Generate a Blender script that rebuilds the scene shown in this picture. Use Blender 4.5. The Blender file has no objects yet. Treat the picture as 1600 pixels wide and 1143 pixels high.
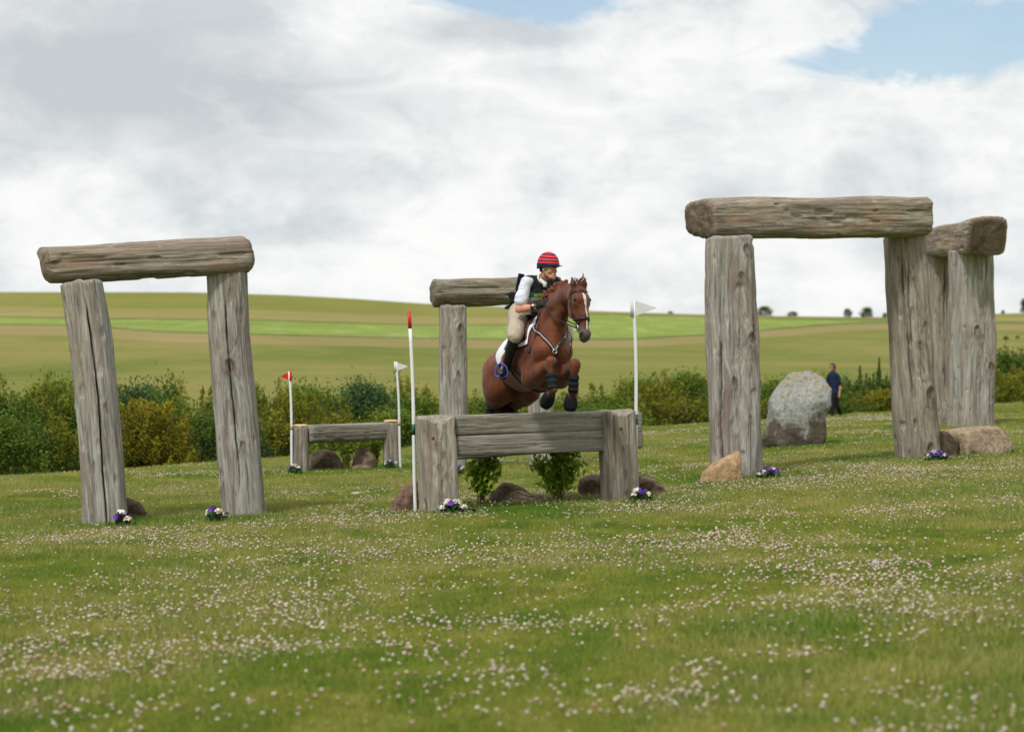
import bpy, bmesh, math, random
import numpy as np
from mathutils import Vector, Matrix
from mathutils.bvhtree import BVHTree
random.seed(7); rng = np.random.default_rng(7)
R = math.radians
scene = bpy.context.scene
COL = scene.collection

# ------------------------------------------------------------------ camera, sky, sun, exposure
EYE = 1.64
FPX = 3770.0                                   # focal length in photo pixels (1600 wide)
cam_d = bpy.data.cameras.new("camera"); cam = bpy.data.objects.new("camera", cam_d); COL.objects.link(cam)
cam.location = (0, 0, EYE); cam.rotation_euler = (R(90), 0, 0)
cam_d.sensor_width = 36; cam_d.lens = FPX / 1600 * 36
cam_d.clip_start = 0.5; cam_d.clip_end = 5000
cam_d.dof.use_dof = True; cam_d.dof.focus_distance = 27.2; cam_d.dof.aperture_fstop = 2.4
scene.camera = cam
scene.view_settings.view_transform = 'Standard'; scene.view_settings.look = 'None'
scene.view_settings.gamma = 1; scene.view_settings.exposure = 0.42
scene.view_settings.use_curve_mapping = False

SUN_EL, SUN_AZ = 52, 205                      # azimuth clockwise from +Y
world = bpy.data.worlds.new("World"); scene.world = world; world.use_nodes = True
wt = world.node_tree; wt.nodes.clear()
def wn(t, **kw):
    n = wt.nodes.new(t)
    for k, v in kw.items(): setattr(n, k, v)
    return n
def wl(a, b): wt.links.new(a, b)
sky = wn('ShaderNodeTexSky', sky_type='NISHITA', sun_disc=False)
sky.sun_elevation = R(SUN_EL); sky.sun_rotation = R(SUN_AZ); sky.air_density = 1.0; sky.dust_density = 1.5
tc = wn('ShaderNodeTexCoord')
def cloud_noise(scale, detail, rough, dist, loc):
    mp = wn('ShaderNodeMapping'); mp.inputs['Scale'].default_value = scale; mp.inputs['Location'].default_value = loc
    nz = wn('ShaderNodeTexNoise'); nz.inputs['Scale'].default_value = 1; nz.inputs['Detail'].default_value = detail
    nz.inputs['Roughness'].default_value = rough; nz.inputs['Distortion'].default_value = dist
    wl(tc.outputs['Generated'], mp.inputs['Vector']); wl(mp.outputs[0], nz.inputs['Vector'])
    return nz.outputs['Fac']
def wmath(op, a, b=None, clamp=False):
    m = wn('ShaderNodeMath', operation=op); m.use_clamp = clamp
    for i, v in enumerate((a, b)):
        if v is None: continue
        if isinstance(v, (int, float)): m.inputs[i].default_value = v
        else: wl(v, m.inputs[i])
    return m.outputs[0]
def wramp(fac, stops):
    r = wn('ShaderNodeValToRGB'); e = r.color_ramp.elements
    e[0].position, e[0].color = stops[0][0], (*stops[0][1], 1)
    e[1].position, e[1].color = stops[-1][0], (*stops[-1][1], 1)
    for p, c in stops[1:-1]:
        x = e.new(p); x.color = (*c, 1)
    wl(fac, r.inputs[0]); return r.outputs[0]
n_big = cloud_noise((9, 9, 20), 6, .52, .4, (3.1, 0.4, 1.7))
n_mid = cloud_noise((26, 26, 44), 8, .62, .15, (0.3, 5.1, 2.2))
shade = wmath('ADD', wmath('MULTIPLY', n_big, .60), wmath('MULTIPLY', n_mid, .40))
K = 10.0
cl = wramp(shade, [(.38, (.47, .50, .52)), (.445, (.57, .595, .605)), (.49, (.64, .655, .655)), (.53, (.69, .70, .695)), (.60, (.735, .74, .73))])
# the grey shelf of the cloud, upper left, and blue holes towards the upper right
def bump_at(px, py, sx, sy):
    dx, dz = (px - 800) / FPX, (571.5 - py) / FPX
    sep = wn('ShaderNodeSeparateXYZ'); wl(tc.outputs['Generated'], sep.inputs[0])
    a = wmath('MULTIPLY', wmath('SUBTRACT', sep.outputs[0], dx), FPX / sx)
    b = wmath('MULTIPLY', wmath('SUBTRACT', sep.outputs[2], dz), FPX / sy)
    s = wmath('ADD', wmath('MULTIPLY', a, a), wmath('MULTIPLY', b, b))
    yf = wmath('GREATER_THAN', sep.outputs[1], 0.0)
    return wmath('MULTIPLY', wmath('POWER', 2.718, wmath('MULTIPLY', s, -1.0)), yf)
holes = wmath('ADD', wmath('ADD', wmath('MULTIPLY', bump_at(1510, 70, 250, 80), 1.25), wmath('MULTIPLY', bump_at(1330, 105, 130, 30), .5)), wmath('MULTIPLY', bump_at(830, -8, 190, 48), 1.5))
n_hole = cloud_noise((20, 20, 46), 8, .62, .8, (7.7, 1.1, 4.2))
n_all = cloud_noise((3.0, 3.0, 5.0), 4, .5, .4, (1.7, 9.1, 4.2))
hm = wmath('ADD', wmath('ADD', holes, wmath('MULTIPLY', wmath('SUBTRACT', n_hole, .5), 1.9)), wmath('MULTIPLY', wmath('SUBTRACT', n_all, .66), 1.5))
hmask = wmath('MULTIPLY', wmath('SUBTRACT', hm, .34), 2.6, True)
hmask = wmath('MULTIPLY', hmask, .9)
greys = wmath('ADD', bump_at(330, 170, 340, 90), wmath('MULTIPLY', bump_at(60, 90, 260, 80), .75))
gm = wmath('MULTIPLY', wmath('ADD', greys, wmath('MULTIPLY', wmath('SUBTRACT', n_hole, .5), 1.6)), .95, True)
mixg = wn('ShaderNodeMixRGB'); wl(gm, mixg.inputs[0]); wl(cl, mixg.inputs[1]); mixg.inputs[2].default_value = (.43, .46, .478, 1)
k1 = wn('ShaderNodeVectorMath', operation='SCALE'); wl(mixg.outputs[0], k1.inputs[0]); k1.inputs['Scale'].default_value = K
sk = wn('ShaderNodeVectorMath', operation='MULTIPLY'); wl(sky.outputs[0], sk.inputs[0]); sk.inputs[1].default_value = (1.0, 1.0, 1.0)
mixs = wn('ShaderNodeMixRGB'); wl(hmask, mixs.inputs[0]); wl(k1.outputs[0], mixs.inputs[1]); wl(sk.outputs[0], mixs.inputs[2])
bg = wn('ShaderNodeBackground'); bg.inputs['Strength'].default_value = 0.1; wl(mixs.outputs[0], bg.inputs[0])
wo = wn('ShaderNodeOutputWorld'); wl(bg.outputs[0], wo.inputs[0])

sd = bpy.data.lights.new("sun", 'SUN'); sd.energy = 2.1; sd.angle = R(8); sd.color = (1, .965, .90)
sun = bpy.data.objects.new("sun", sd); COL.objects.link(sun)
sdir = Vector((math.sin(R(SUN_AZ)) * math.cos(R(SUN_EL)), math.cos(R(SUN_AZ)) * math.cos(R(SUN_EL)), math.sin(R(SUN_EL))))
sun.rotation_euler = sdir.to_track_quat('Z', 'Y').to_euler(); sun.location = sdir * 50

# ------------------------------------------------------------------ numpy noise
def _h(ix, iy, iz, seed):
    x = (ix.astype(np.int64) * 374761393 + iy.astype(np.int64) * 668265263 + iz.astype(np.int64) * 2147483647 + seed * 974711) & 0xffffffff
    x = ((x ^ (x >> 13)) * 1274126177) & 0xffffffff
    x = ((x ^ (x >> 16)) * 2246822519) & 0xffffffff
    return ((x ^ (x >> 15)) & 0xffffff) / float(0x7fffff) - 1.0
def vn(P, seed=0):
    P = np.asarray(P, float); I = np.floor(P); F = P - I; F = F * F * (3 - 2 * F); I = I.astype(np.int64)
    out = 0
    for dx in (0, 1):
        wx = F[..., 0] if dx else 1 - F[..., 0]
        for dy in (0, 1):
            wy = F[..., 1] if dy else 1 - F[..., 1]
            for dz in (0, 1):
                wz = F[..., 2] if dz else 1 - F[..., 2]
                out = out + wx * wy * wz * _h(I[..., 0] + dx, I[..., 1] + dy, I[..., 2] + dz, seed)
    return out
def fbm(P, octv=4, seed=0, gain=.5):
    s, a = 0, 1.0; P = np.asarray(P, float)
    for o in range(octv):
        s = s + a * vn(P * 2 ** o + 17.3 * o, seed + o); a *= gain
    return s
def sstep(a, b, x):
    t = np.clip((x - a) / (b - a), 0, 1); return t * t * (3 - 2 * t)

# ------------------------------------------------------------------ object helpers
ORG = {}
def origin_of(o): return ORG.get(o.name, np.zeros(3))
def props(o, label=None, cat=None, group=None, kind=None):
    if label: o['label'] = label
    if cat: o['category'] = cat
    if group: o['group'] = group
    if kind: o['kind'] = kind
    return o
def thing(name, label, cat, loc, group=None):
    o = bpy.data.objects.new(name, None); COL.objects.link(o); o.location = loc; o.empty_display_size = .2
    ORG[o.name] = np.array(loc, float)
    return props(o, label, cat, group)
def mk(name, V, F, mat, parent=None, smooth=True, attrs=None, org=None, link=True):
    """V Nx3 world coordinates; F one array of faces or a list of them"""
    V = np.asarray(V, np.float64).reshape(-1, 3)
    if parent is not None: o3 = origin_of(parent)
    elif org is not None: o3 = np.array(org, float)
    else: o3 = np.array([(V[:, 0].min() + V[:, 0].max()) / 2, (V[:, 1].min() + V[:, 1].max()) / 2, V[:, 2].min()])
    me = bpy.data.meshes.new(name)
    if not isinstance(F, (list, tuple)): F = [F]
    F = [np.asarray(f, np.int32) for f in F if len(f)]
    me.vertices.add(len(V)); me.vertices.foreach_set('co', (V - o3).astype(np.float32).ravel())
    nl = sum(f.size for f in F); npoly = sum(len(f) for f in F)
    me.loops.add(nl); me.loops.foreach_set('vertex_index', np.concatenate([f.ravel() for f in F]))
    tot = np.concatenate([np.full(len(f), f.shape[1], np.int32) for f in F])
    st = np.concatenate([[0], np.cumsum(tot)[:-1]]).astype(np.int32)
    me.polygons.add(npoly); me.polygons.foreach_set('loop_start', st); me.polygons.foreach_set('loop_total', tot)
    me.polygons.foreach_set('use_smooth', np.full(npoly, smooth))
    me.update(calc_edges=True); me.validate()
    if attrs:
        for k, a in attrs.items():
            a = np.asarray(a, np.float32)
            if a.ndim == 1:
                at = me.attributes.new(k, 'FLOAT', 'POINT'); at.data.foreach_set('value', a)
            else:
                at = me.attributes.new(k, 'FLOAT_VECTOR', 'POINT'); at.data.foreach_set('vector', a.ravel())
    if mat:
        for m in (mat if isinstance(mat, (list, tuple)) else [mat]): me.materials.append(m)
    o = bpy.data.objects.new(name, me)
    if link: COL.objects.link(o)
    if parent is not None: o.parent = parent; ORG[o.name] = o3
    else: o.location = o3; ORG[o.name] = o3
    return o
def copy_tree(o, parent=None):
    c = o.copy(); COL.objects.link(c); c.parent = parent
    for ch in list(o.children): copy_tree(ch, c)
    return c
class MB:
    """collects shapes into one mesh"""
    def __init__(s): s.V = []; s.Q = []; s.T = []; s.n = 0
    def add(s, V, Q=None, T=None):
        V = np.asarray(V, float).reshape(-1, 3)
        if Q is not None and len(Q): s.Q.append(np.asarray(Q) + s.n)
        if T is not None and len(T): s.T.append(np.asarray(T) + s.n)
        s.V.append(V); s.n += len(V); return s
    def tube(s, pts, rad, n=10, cap=True):
        P = np.asarray(pts, float); m = len(P); rad = np.broadcast_to(np.asarray(rad, float), (m,))
        Tn = np.gradient(P, axis=0); Tn /= np.linalg.norm(Tn, axis=1)[:, None] + 1e-12
        ref = np.array([0, 0, 1.]) if abs(Tn[0][2]) < .9 else np.array([1., 0, 0])
        a = np.cross(Tn[0], ref); a /= np.linalg.norm(a); V = []
        for i in range(m):
            a = a - Tn[i] * a.dot(Tn[i]); a /= np.linalg.norm(a) + 1e-12; b = np.cross(Tn[i], a)
            th = np.arange(n) * 2 * np.pi / n
            V.append(P[i] + rad[i] * (np.cos(th)[:, None] * a + np.sin(th)[:, None] * b))
        V = np.concatenate(V); i, j = np.meshgrid(np.arange(m - 1), np.arange(n), indexing='ij')
        Q = np.stack([i * n + j, i * n + (j + 1) % n, (i + 1) * n + (j + 1) % n, (i + 1) * n + j], -1).reshape(-1, 4)
        T = []
        if cap:
            V = np.vstack([V, P[0], P[-1]]); c0 = m * n
            for j in range(n):
                T.append((c0, (j + 1) % n, j)); T.append((c0 + 1, (m - 1) * n + j, (m - 1) * n + (j + 1) % n))
        return s.add(V, Q, T)
    def ribbon(s, pts, nrm, width, thick):
        """strap lying on a surface: pts with outward normals"""
        P = np.asarray(pts, float); N = np.asarray(nrm, float); m = len(P)
        Tn = np.gradient(P, axis=0); Tn /= np.linalg.norm(Tn, axis=1)[:, None] + 1e-12
        W = np.cross(Tn, N); W /= np.linalg.norm(W, axis=1)[:, None] + 1e-12
        w = np.broadcast_to(np.asarray(width, float), (m,))[:, None] / 2
        V = np.stack([P - W * w - N * .004, P - W * w + N * thick * .8, P + N * thick * 1.1, P + W * w + N * thick * .8, P + W * w - N * .004], 1).reshape(-1, 3)
        i, j = np.meshgrid(np.arange(m - 1), np.arange(5), indexing='ij')
        Q = np.stack([i * 5 + j, i * 5 + (j + 1) % 5, (i + 1) * 5 + (j + 1) % 5, (i + 1) * 5 + j], -1).reshape(-1, 4)
        s.add(V, Q); s.Q.append(np.array([[0, 1, 2, 3], [(m - 1) * 5 + 3, (m - 1) * 5 + 2, (m - 1) * 5 + 1, (m - 1) * 5]]) + s.n - 5 * m)
        return s
    def ball(s, c, r, sub=2, sq=(1, 1, 1)):
        V, T = ICO(sub); return s.add(np.asarray(c) + V * r * np.asarray(sq), T=T)
    def build(s, name, mat, parent=None, smooth=True, **kw):
        F = []
        if s.Q: F.append(np.concatenate(s.Q))
        if s.T: F.append(np.concatenate(s.T))
        return mk(name, np.concatenate(s.V), F, mat, parent, smooth, **kw)
_ico = {}
def ICO(sub):
    if sub not in _ico:
        bm = bmesh.new(); bmesh.ops.create_icosphere(bm, subdivisions=sub, radius=1)
        _ico[sub] = (np.array([v.co[:] for v in bm.verts]), np.array([[v.index for v in f.verts] for f in bm.faces])); bm.free()
    return _ico[sub]
def catmull(pts, n):
    P = np.asarray(pts, float); P = np.vstack([2 * P[0] - P[1], P, 2 * P[-1] - P[-2]]); out = []
    m = len(P) - 3
    for t in np.linspace(0, m - 1e-9, n):
        i = int(t); f = t - i; a, b, c, d = P[i:i + 4]
        out.append(.5 * ((2 * b) + (-a + c) * f + (2 * a - 5 * b + 4 * c - d) * f * f + (-a + 3 * b - 3 * c + d) * f ** 3))
    return np.array(out)

# ------------------------------------------------------------------ materials
class MT:
    def __init__(s, name, rough=.8, spec=.3):
        s.m = bpy.data.materials.new(name); s.m.use_nodes = True; s.t = s.m.node_tree
        s.b = s.t.nodes['Principled BSDF']; s.b.inputs['Roughness'].default_value = rough
        s.b.inputs['Specular IOR Level'].default_value = spec
    def n(s, t, ins=None, **kw):
        x = s.t.nodes.new(t)
        for k, v in kw.items(): setattr(x, k, v)
        for k, v in (ins or {}).items():
            if hasattr(v, 'is_linked') or isinstance(v, bpy.types.NodeSocket): s.t.links.new(v, x.inputs[k])
            else: x.inputs[k].default_value = v
        return x
    def l(s, a, b): s.t.links.new(a, b)
    def math(s, op, a, b=0, clamp=False):
        return s.n('ShaderNodeMath', {0: a, 1: b}, operation=op, use_clamp=clamp).outputs[0]
    def noise(s, vec, scale, detail=4, rough=.55, dist=0):
        return s.n('ShaderNodeTexNoise', {'Vector': vec, 'Scale': scale, 'Detail': detail, 'Roughness': rough, 'Distortion': dist}).outputs['Fac']
    def mapv(s, vec, sc, loc=(0, 0, 0)):
        return s.n('ShaderNodeMapping', {'Vector': vec, 'Scale': sc, 'Location': loc}).outputs[0]
    def ramp(s, fac, stops):
        r = s.n('ShaderNodeValToRGB', {0: fac}); e = r.color_ramp.elements
        e[0].position, e[0].color = stops[0][0], (*stops[0][1], 1); e[1].position, e[1].color = stops[-1][0], (*stops[-1][1], 1)
        for p, c in stops[1:-1]: x = e.new(p); x.color = (*c, 1)
        return r.outputs[0]
    def mr(s, v, a, b, c=0., d=1.):
        return s.n('ShaderNodeMapRange', {0: v, 1: a, 2: b, 3: c, 4: d}).outputs[0]
    def mix(s, f, a, b, mode='MIX'):
        fix = lambda c: (*c, 1) if isinstance(c, tuple) and len(c) == 3 else c
        return s.n('ShaderNodeMixRGB', {0: f, 1: fix(a), 2: fix(b)}, blend_type=mode).outputs[0]
    def attr(s, name, out='Fac'): return s.n('ShaderNodeAttribute', attribute_name=name).outputs[out]
    def pos(s): return s.n('ShaderNodeNewGeometry').outputs['Position']
    def obj(s): return s.n('ShaderNodeTexCoord').outputs['Object']
    def rnd(s): return s.n('ShaderNodeObjectInfo').outputs['Random']
    def bump(s, h, dist, strength=1.0):
        b = s.n('ShaderNodeBump', {'Height': h, 'Distance': dist, 'Strength': strength}); s.l(b.outputs[0], s.b.inputs['Normal'])
    def col(s, c):
        if isinstance(c, tuple): s.b.inputs['Base Color'].default_value = (*c[:3], 1)
        else: s.l(c, s.b.inputs['Base Color'])
        return s
def simple(name, c, rough=.7, spec=.3, var=.15, scale=20, bump=0., metal=0):
    t = MT(name, rough, spec); nz = t.noise(t.obj(), scale, 4)
    lo = tuple(x * (1 - var) for x in c); hi = tuple(min(1, x * (1 + var)) for x in c)
    t.col(t.ramp(nz, [(.3, lo), (.7, hi)])); t.b.inputs['Metallic'].default_value = metal
    if bump: t.bump(nz, bump)
    return t.m

def wood(name, light=(.42, .405, .365), dark=(.18, .16, .135), brown=(.28, .19, .115), amount=.5, green=0., seed=0.):
    t = MT(name, .88, .2); g = t.attr('grain', 'Vector'); st = t.attr('stain_shade')
    s1 = t.noise(t.mapv(g, (1, 1, .075), (seed, seed, seed)), 17, 9, .70, .5)
    s2 = t.noise(t.mapv(g, (1, 1, .04), (seed + 3, 0, 0)), 62, 5, .6, .2)
    blot = t.noise(t.mapv(g, (1, 1, .35), (seed + 9, 2, 1)), 3.2, 5, .6, .5)
    c1 = t.ramp(s1, [(.34, tuple(x * .7 for x in dark)), (.44, tuple(.5 * a + .5 * b for a, b in zip(light, dark))), (.53, light), (.66, tuple(min(1, x * 1.22) for x in light))])
    c2 = t.mix(t.mr(s2, .38, .62, .55, 0), c1, tuple(x * .62 for x in dark))
    c3 = t.mix(t.mr(blot, .50, .66, 0, amount), c2, t.mix(.62, c1, brown))
    stk = t.noise(t.mapv(g, (1, 1, .10), (seed + 5, 8, 3)), 6, 6, .65, .5); c3 = t.mix(t.mr(stk, .51, .59, 0, .72), c3, (.20, .15, .118))
    sp = t.noise(g, 9, 6, .7)
    c4 = t.mix(t.mr(sp, .58, .72, 0, .38), c3, (.50, .49, .46))
    if green: c4 = t.mix(t.mr(t.noise(g, 7, 6, .65), .52, .66, 0, green), c4, (.13, .13, .055))
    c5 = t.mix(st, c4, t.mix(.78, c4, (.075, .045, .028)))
    t.col(c5); h = t.math('ADD', t.math('MULTIPLY', s1, 1.0), t.math('MULTIPLY', s2, .5)); t.bump(h, .022, .9)
    return t.m
def rockmat(name, a, b, c, lichen=0., sc=1., orange=0.):
    t = MT(name, .9, .2); o = t.obj()
    n1 = t.noise(o, 3 * sc, 7, .62, .4); n2 = t.noise(o, 16 * sc, 8, .7); n3 = t.noise(t.mapv(o, (1, 1, 3)), 5 * sc, 5, .6, 1.0)
    k = t.ramp(n1, [(.32, a), (.52, b), (.7, c)]); k = t.mix(t.mr(n2, .40, .60, .65, 0), k, tuple(x * .45 for x in a))
    k = t.mix(t.mr(n3, .52, .66, 0, .35), k, c)
    if lichen:
        z = t.n('ShaderNodeSeparateXYZ', {0: o}).outputs[2]; z = t.math('ADD', z, t.math('MULTIPLY', t.math('SUBTRACT', n1, .5), 1.6))
        k = t.mix(t.math('MULTIPLY', t.mr(z, .35, .95), t.mr(n2, .40, .58, .2, lichen)), k, (.31, .325, .30))
        k = t.mix(t.math('MULTIPLY', t.mr(z, .42, .56, 1, 0), t.mr(n2, .40, .55, .55, .95)), k, (.075, .055, .038))
    if orange:
        z = t.n('ShaderNodeSeparateXYZ', {0: o}).outputs[2]
        k = t.mix(t.math('MULTIPLY', t.mr(z, .95, 1.15), t.mr(t.noise(o, 12, 4, .6), .58, .66, 0, orange)), k, (.50, .27, .04))
    t.col(k); t.bump(t.math('ADD', n2, n1), .03, .9); return t.m

def grass_colour(t):
    """colour of the sward as a function of the place on the ground"""
    p = t.pos()
    a = t.noise(t.mapv(p, (1, .55, 1)), .55, 5, .6, .6); b = t.noise(t.mapv(p, (1, .6, 1), (40, 7, 0)), 1.5, 5, .62, .3)
    c = t.noise(p, 9, 4, .6)
    base = t.ramp(b, [(.30, (.14, .225, .028)), (.44, (.225, .28, .044)), (.56, (.30, .32, .055)), (.70, (.42, .39, .115))])
    f = t.mr(a, .49, .62, 0, .55)
    lush = t.ramp(b, [(.35, (.08, .19, .016)), (.65, (.16, .28, .028))])
    k = t.mix(f, base, lush)
    for (x, y, r) in LUSH:
        d = t.n('ShaderNodeVectorMath', {0: t.mapv(p, (1, 1, 0)), 1: (x, y, 0)}, operation='DISTANCE').outputs['Value']
        m = t.math('MULTIPLY', t.mr(d, r * .35, r, 1, 0), t.mr(b, .32, .5, .3, .95))
        k = t.mix(m, k, lush)
    return t.mix(t.mr(c, .3, .7, .22, 0), k, t.mix(.5, k, (.02, .04, .008)))
# ------------------------------------------------------------------ land
def plane_z(X, Y):
    X = np.clip(np.asarray(X, float), -60, 60); Y = np.asarray(Y, float)
    sr = .05 - .03 * sstep(45, 65, Y)
    return .02 * X + (sr - .02) * (np.log1p(np.exp(np.clip(X, -30, 30))) + np.clip(X - 30, 0, None) - .69)
CREST = [(-400, 770), (0, 752), (200, 738), (450, 721), (620, 707), (800, 689), (1000, 671), (1180, 660), (1310, 651.5), (1450, 642), (1600, 631), (2000, 606)]
def _hit_plane(px, py):
    k, s = (px - 800) / FPX, (py - 571.5) / FPX
    Y = np.linspace(4, 160, 6000); f = (EYE - s * Y) - plane_z(k * Y, Y); i = np.argmax(f < 0)
    return Y[i] if f[i] < 0 else 160.
_cx = np.array([c[0] for c in CREST]); _cy = np.array([_hit_plane(*c) for c in CREST])
def crest(px): return np.interp(px, _cx, _cy)
def terrain(X, Y):
    X = np.asarray(X, float); Y = np.asarray(Y, float)
    px = np.where(Y > .5, 800 + FPX * X / np.maximum(Y, .5), 800)
    yc = np.where(Y > .5, crest(px), 1e9)
    z = plane_z(X, np.minimum(Y, yc)) if False else plane_z(X, Y)
    e = np.clip(Y - yc, 0, None)
    z = z - np.minimum(.11 * e * sstep(0, 6, e) + .03 * e, 9) 
    n = .018 * fbm(np.stack([X * .9, Y * .9, X * 0], -1), 3, 5) + .010 * fbm(np.stack([X * 3, Y * 3, X * 0], -1), 2, 9)
    return z + n * (np.hypot(X, Y) < 300)
def P(px, py, Y): return np.array([(px - 800) / FPX * Y, Y, EYE - (py - 571.5) / FPX * Y])
def G(px, py):
    """point of the land seen at this pixel"""
    k, s = (px - 800) / FPX, (py - 571.5) / FPX
    Y = np.linspace(5, 110, 5000); f = (EYE - s * Y) - terrain(k * Y, Y); i = np.argmax(f < 0)
    return np.array([k * Y[i], Y[i], float(terrain(k * Y[i], Y[i]))])
LUSH = []
for (px, py, r) in [(175, 822, 1.5), (390, 812, 1.3), (560, 735, 2.2), (690, 800, 1.5), (830, 798, 2.0), (975, 785, 1.7), (1150, 752, 1.9), (1270, 700, 1.9), (1440, 716, 1.9), (1560, 765, 1.8), (20, 795, 2.0), (1240, 985, .8)]:
    g = G(px, py); LUSH.append((g[0], g[1], r))

t = MT('turf', .95, .1); t.col(grass_colour(t)); t.bump(t.noise(t.pos(), 40, 5, .7), .03, .7); M_TURF = t.m
az = np.concatenate([np.linspace(-180, -70, 26)[:-1], np.linspace(-70, -16, 40)[:-1], np.linspace(-16, 16, 260), np.linspace(16, 70, 40)[1:], np.linspace(70, 180, 26)[1:-1]])
rr = np.concatenate([[.3], np.geomspace(2, 9, 14), np.geomspace(9, 95, 330)[1:], np.geomspace(95, 2200, 30)[1:]])
A, RR = np.meshgrid(np.radians(az), rr, indexing='ij')
X, Y = RR * np.sin(A), RR * np.cos(A); Z = terrain(X, Y)
V = np.stack([X, Y, Z], -1).reshape(-1, 3); na, nr = len(az), len(rr)
i, j = np.meshgrid(np.arange(na), np.arange(nr - 1), indexing='ij')
Q = np.stack([i * nr + j, i * nr + j + 1, ((i + 1) % na) * nr + j + 1, ((i + 1) % na) * nr + j], -1).reshape(-1, 4)[:, ::-1]
T = [[i * nr, ((i + 1) % na) * nr, len(V)] for i in range(na)]; V = np.vstack([V, [0, 0, 0]])
props(mk('ground', V, [Q, np.array(T)[:, ::-1]], M_TURF, org=(0, 0, 0)), kind='structure')

# far hillside: strips of field, each its own sheet
L_ridge = [(-3500, 500), (-1500, 470), (-400, 458), (0, 456), (300, 456.5), (450, 461), (560, 467), (660, 474), (800, 480), (926, 485.6), (1097, 491), (1206, 493.4), (1381, 495.6), (1450, 494), (1547, 490), (1600, 489), (2200, 478), (4500, 500)]
L_a = [(-3500, 520), (0, 494), (160, 497), (400, 499), (500, 502.5), (690, 507.5), (800, 507), (860, 500), (930, 489.6), (1000, 491.5), (1100, 494), (1200, 496.5), (1300, 498.2), (1400, 499.5), (1600, 502), (4500, 515)]
L_b = [(-3500, 530), (0, 505.5), (100, 506.5), (170, 510.5), (250, 517), (397, 521), (500, 524), (690, 528), (800, 530), (979, 529), (1101, 522), (1184, 515), (1272, 508), (1337, 503.7), (1400, 502.3), (1600, 504.5), (4500, 520)]
pxs = np.concatenate([np.linspace(-3500, -300, 40)[:-1], np.linspace(-300, 1900, 221), np.linspace(1900, 4500, 36)[1:]])
li = lambda L: np.interp(pxs, [a for a, _ in L], [b for _, b in L])
lr, la, lb = li(L_ridge), li(L_a), li(L_b); lt = lr + (la - lr) * .62
lb2 = lb + 1.6; la2 = la + 1.3; lc = lb2 + np.interp(pxs, [0, 1000, 1600], [16, 12, 10]); bot = np.full_like(lr, 668.)
def hill_pt(px, py, ridge):
    tt = np.clip((668 - py) / (668 - ridge), 0, 1); d = 125 * (820 / 125.) ** (tt ** .85)
    d = d + 6 * np.sin(px * .004 + tt * 3)
    return np.stack([(px - 800) / FPX * d, d, EYE - (py - 571.5) / FPX * d], -1)
def field(name, l0, l1, rows, mat, tail=None):
    W = []
    if tail == 'foot':
        p = hill_pt(pxs, l0, lr); q = p.copy(); q[:, 1] -= 14; q[:, 0] *= q[:, 1] / p[:, 1]; q[:, 2] -= 14; W.append(q)
    for s in np.linspace(0, 1, rows): W.append(hill_pt(pxs, l0 + (l1 - l0) * s, lr))
    if tail == 'top':
        p = W[-1]
        for dd, dz in ((60, -1.5), (300, -25), (900, -80)): q = p.copy(); f = (p[:, 1] + dd) / p[:, 1]; q[:, 0] *= f; q[:, 1] *= f; q[:, 2] += dz; W.append(q)
    V = np.stack(W, 0); m, n = V.shape[:2]
    i, j = np.meshgrid(np.arange(m - 1), np.arange(n - 1), indexing='ij')
    Q = np.stack([i * n + j, i * n + j + 1, (i + 1) * n + j + 1, (i + 1) * n + j], -1).reshape(-1, 4)
    return props(mk(name, V.reshape(-1, 3), Q, mat, org=(0, 400, 0)), kind='structure')
def fieldmat(name, stops, sc=.02, streak=.012, spots=None):
    t = MT(name, .95, .05); p = t.pos()
    n1 = t.noise(t.mapv(p, (1, .55, 3)), streak, 6, .6, .7); n2 = t.noise(t.mapv(p, (1, .5, 1)), .22, 5, .65); n3 = t.noise(t.mapv(p, (.35, 1, 1), (9, 9, 9)), .045, 4, .6, .3)
    v = t.math('ADD', t.math('MULTIPLY', n1, .55), t.math('ADD', t.math('MULTIPLY', n2, .2), t.math('MULTIPLY', n3, .25)))
    k = t.ramp(v, stops)
    if spots: k = t.mix(t.mr(t.noise(t.mapv(p, (1, .35, 1)), .10, 6, .75), .50, .66, 0, spots[0]), k, spots[1])
    t.col(k); return t.m
F_LOW = fieldmat('pasture', [(.41, (.115, .14, .026)), (.49, (.16, .17, .038)), (.57, (.215, .19, .06))], spots=(.35, (.13, .165, .03)))
F_TAN = fieldmat('dry_pasture', [(.38, (.20, .18, .06)), (.62, (.275, .215, .095))])
F_GRN = fieldmat('green_crop', [(.38, (.15, .21, .036)), (.62, (.215, .275, .062))], spots=(.6, (.36, .38, .15)))
F_UP = fieldmat('cereal', [(.38, (.155, .165, .034)), (.62, (.215, .205, .052))])
F_UPT = fieldmat('ripe_cereal', [(.38, (.205, .185, .058)), (.62, (.28, .235, .085))])
F_HDG = simple('far_margin', (.055, .075, .022), .95, .1, .5, .1)
field('lower_field', bot, lc, 60, F_LOW, 'foot'); field('dry_field', lc, lb2, 8, F_TAN)
field('field_margin', lb2, lb, 3, F_HDG); field('green_field', lb, la2, 12, F_GRN)
field('upper_margin', la2, la, 3, F_HDG); field('ripe_field', la, lt, 6, F_UPT); field('upper_field', lt, lr, 8, F_UP, 'top')

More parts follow.
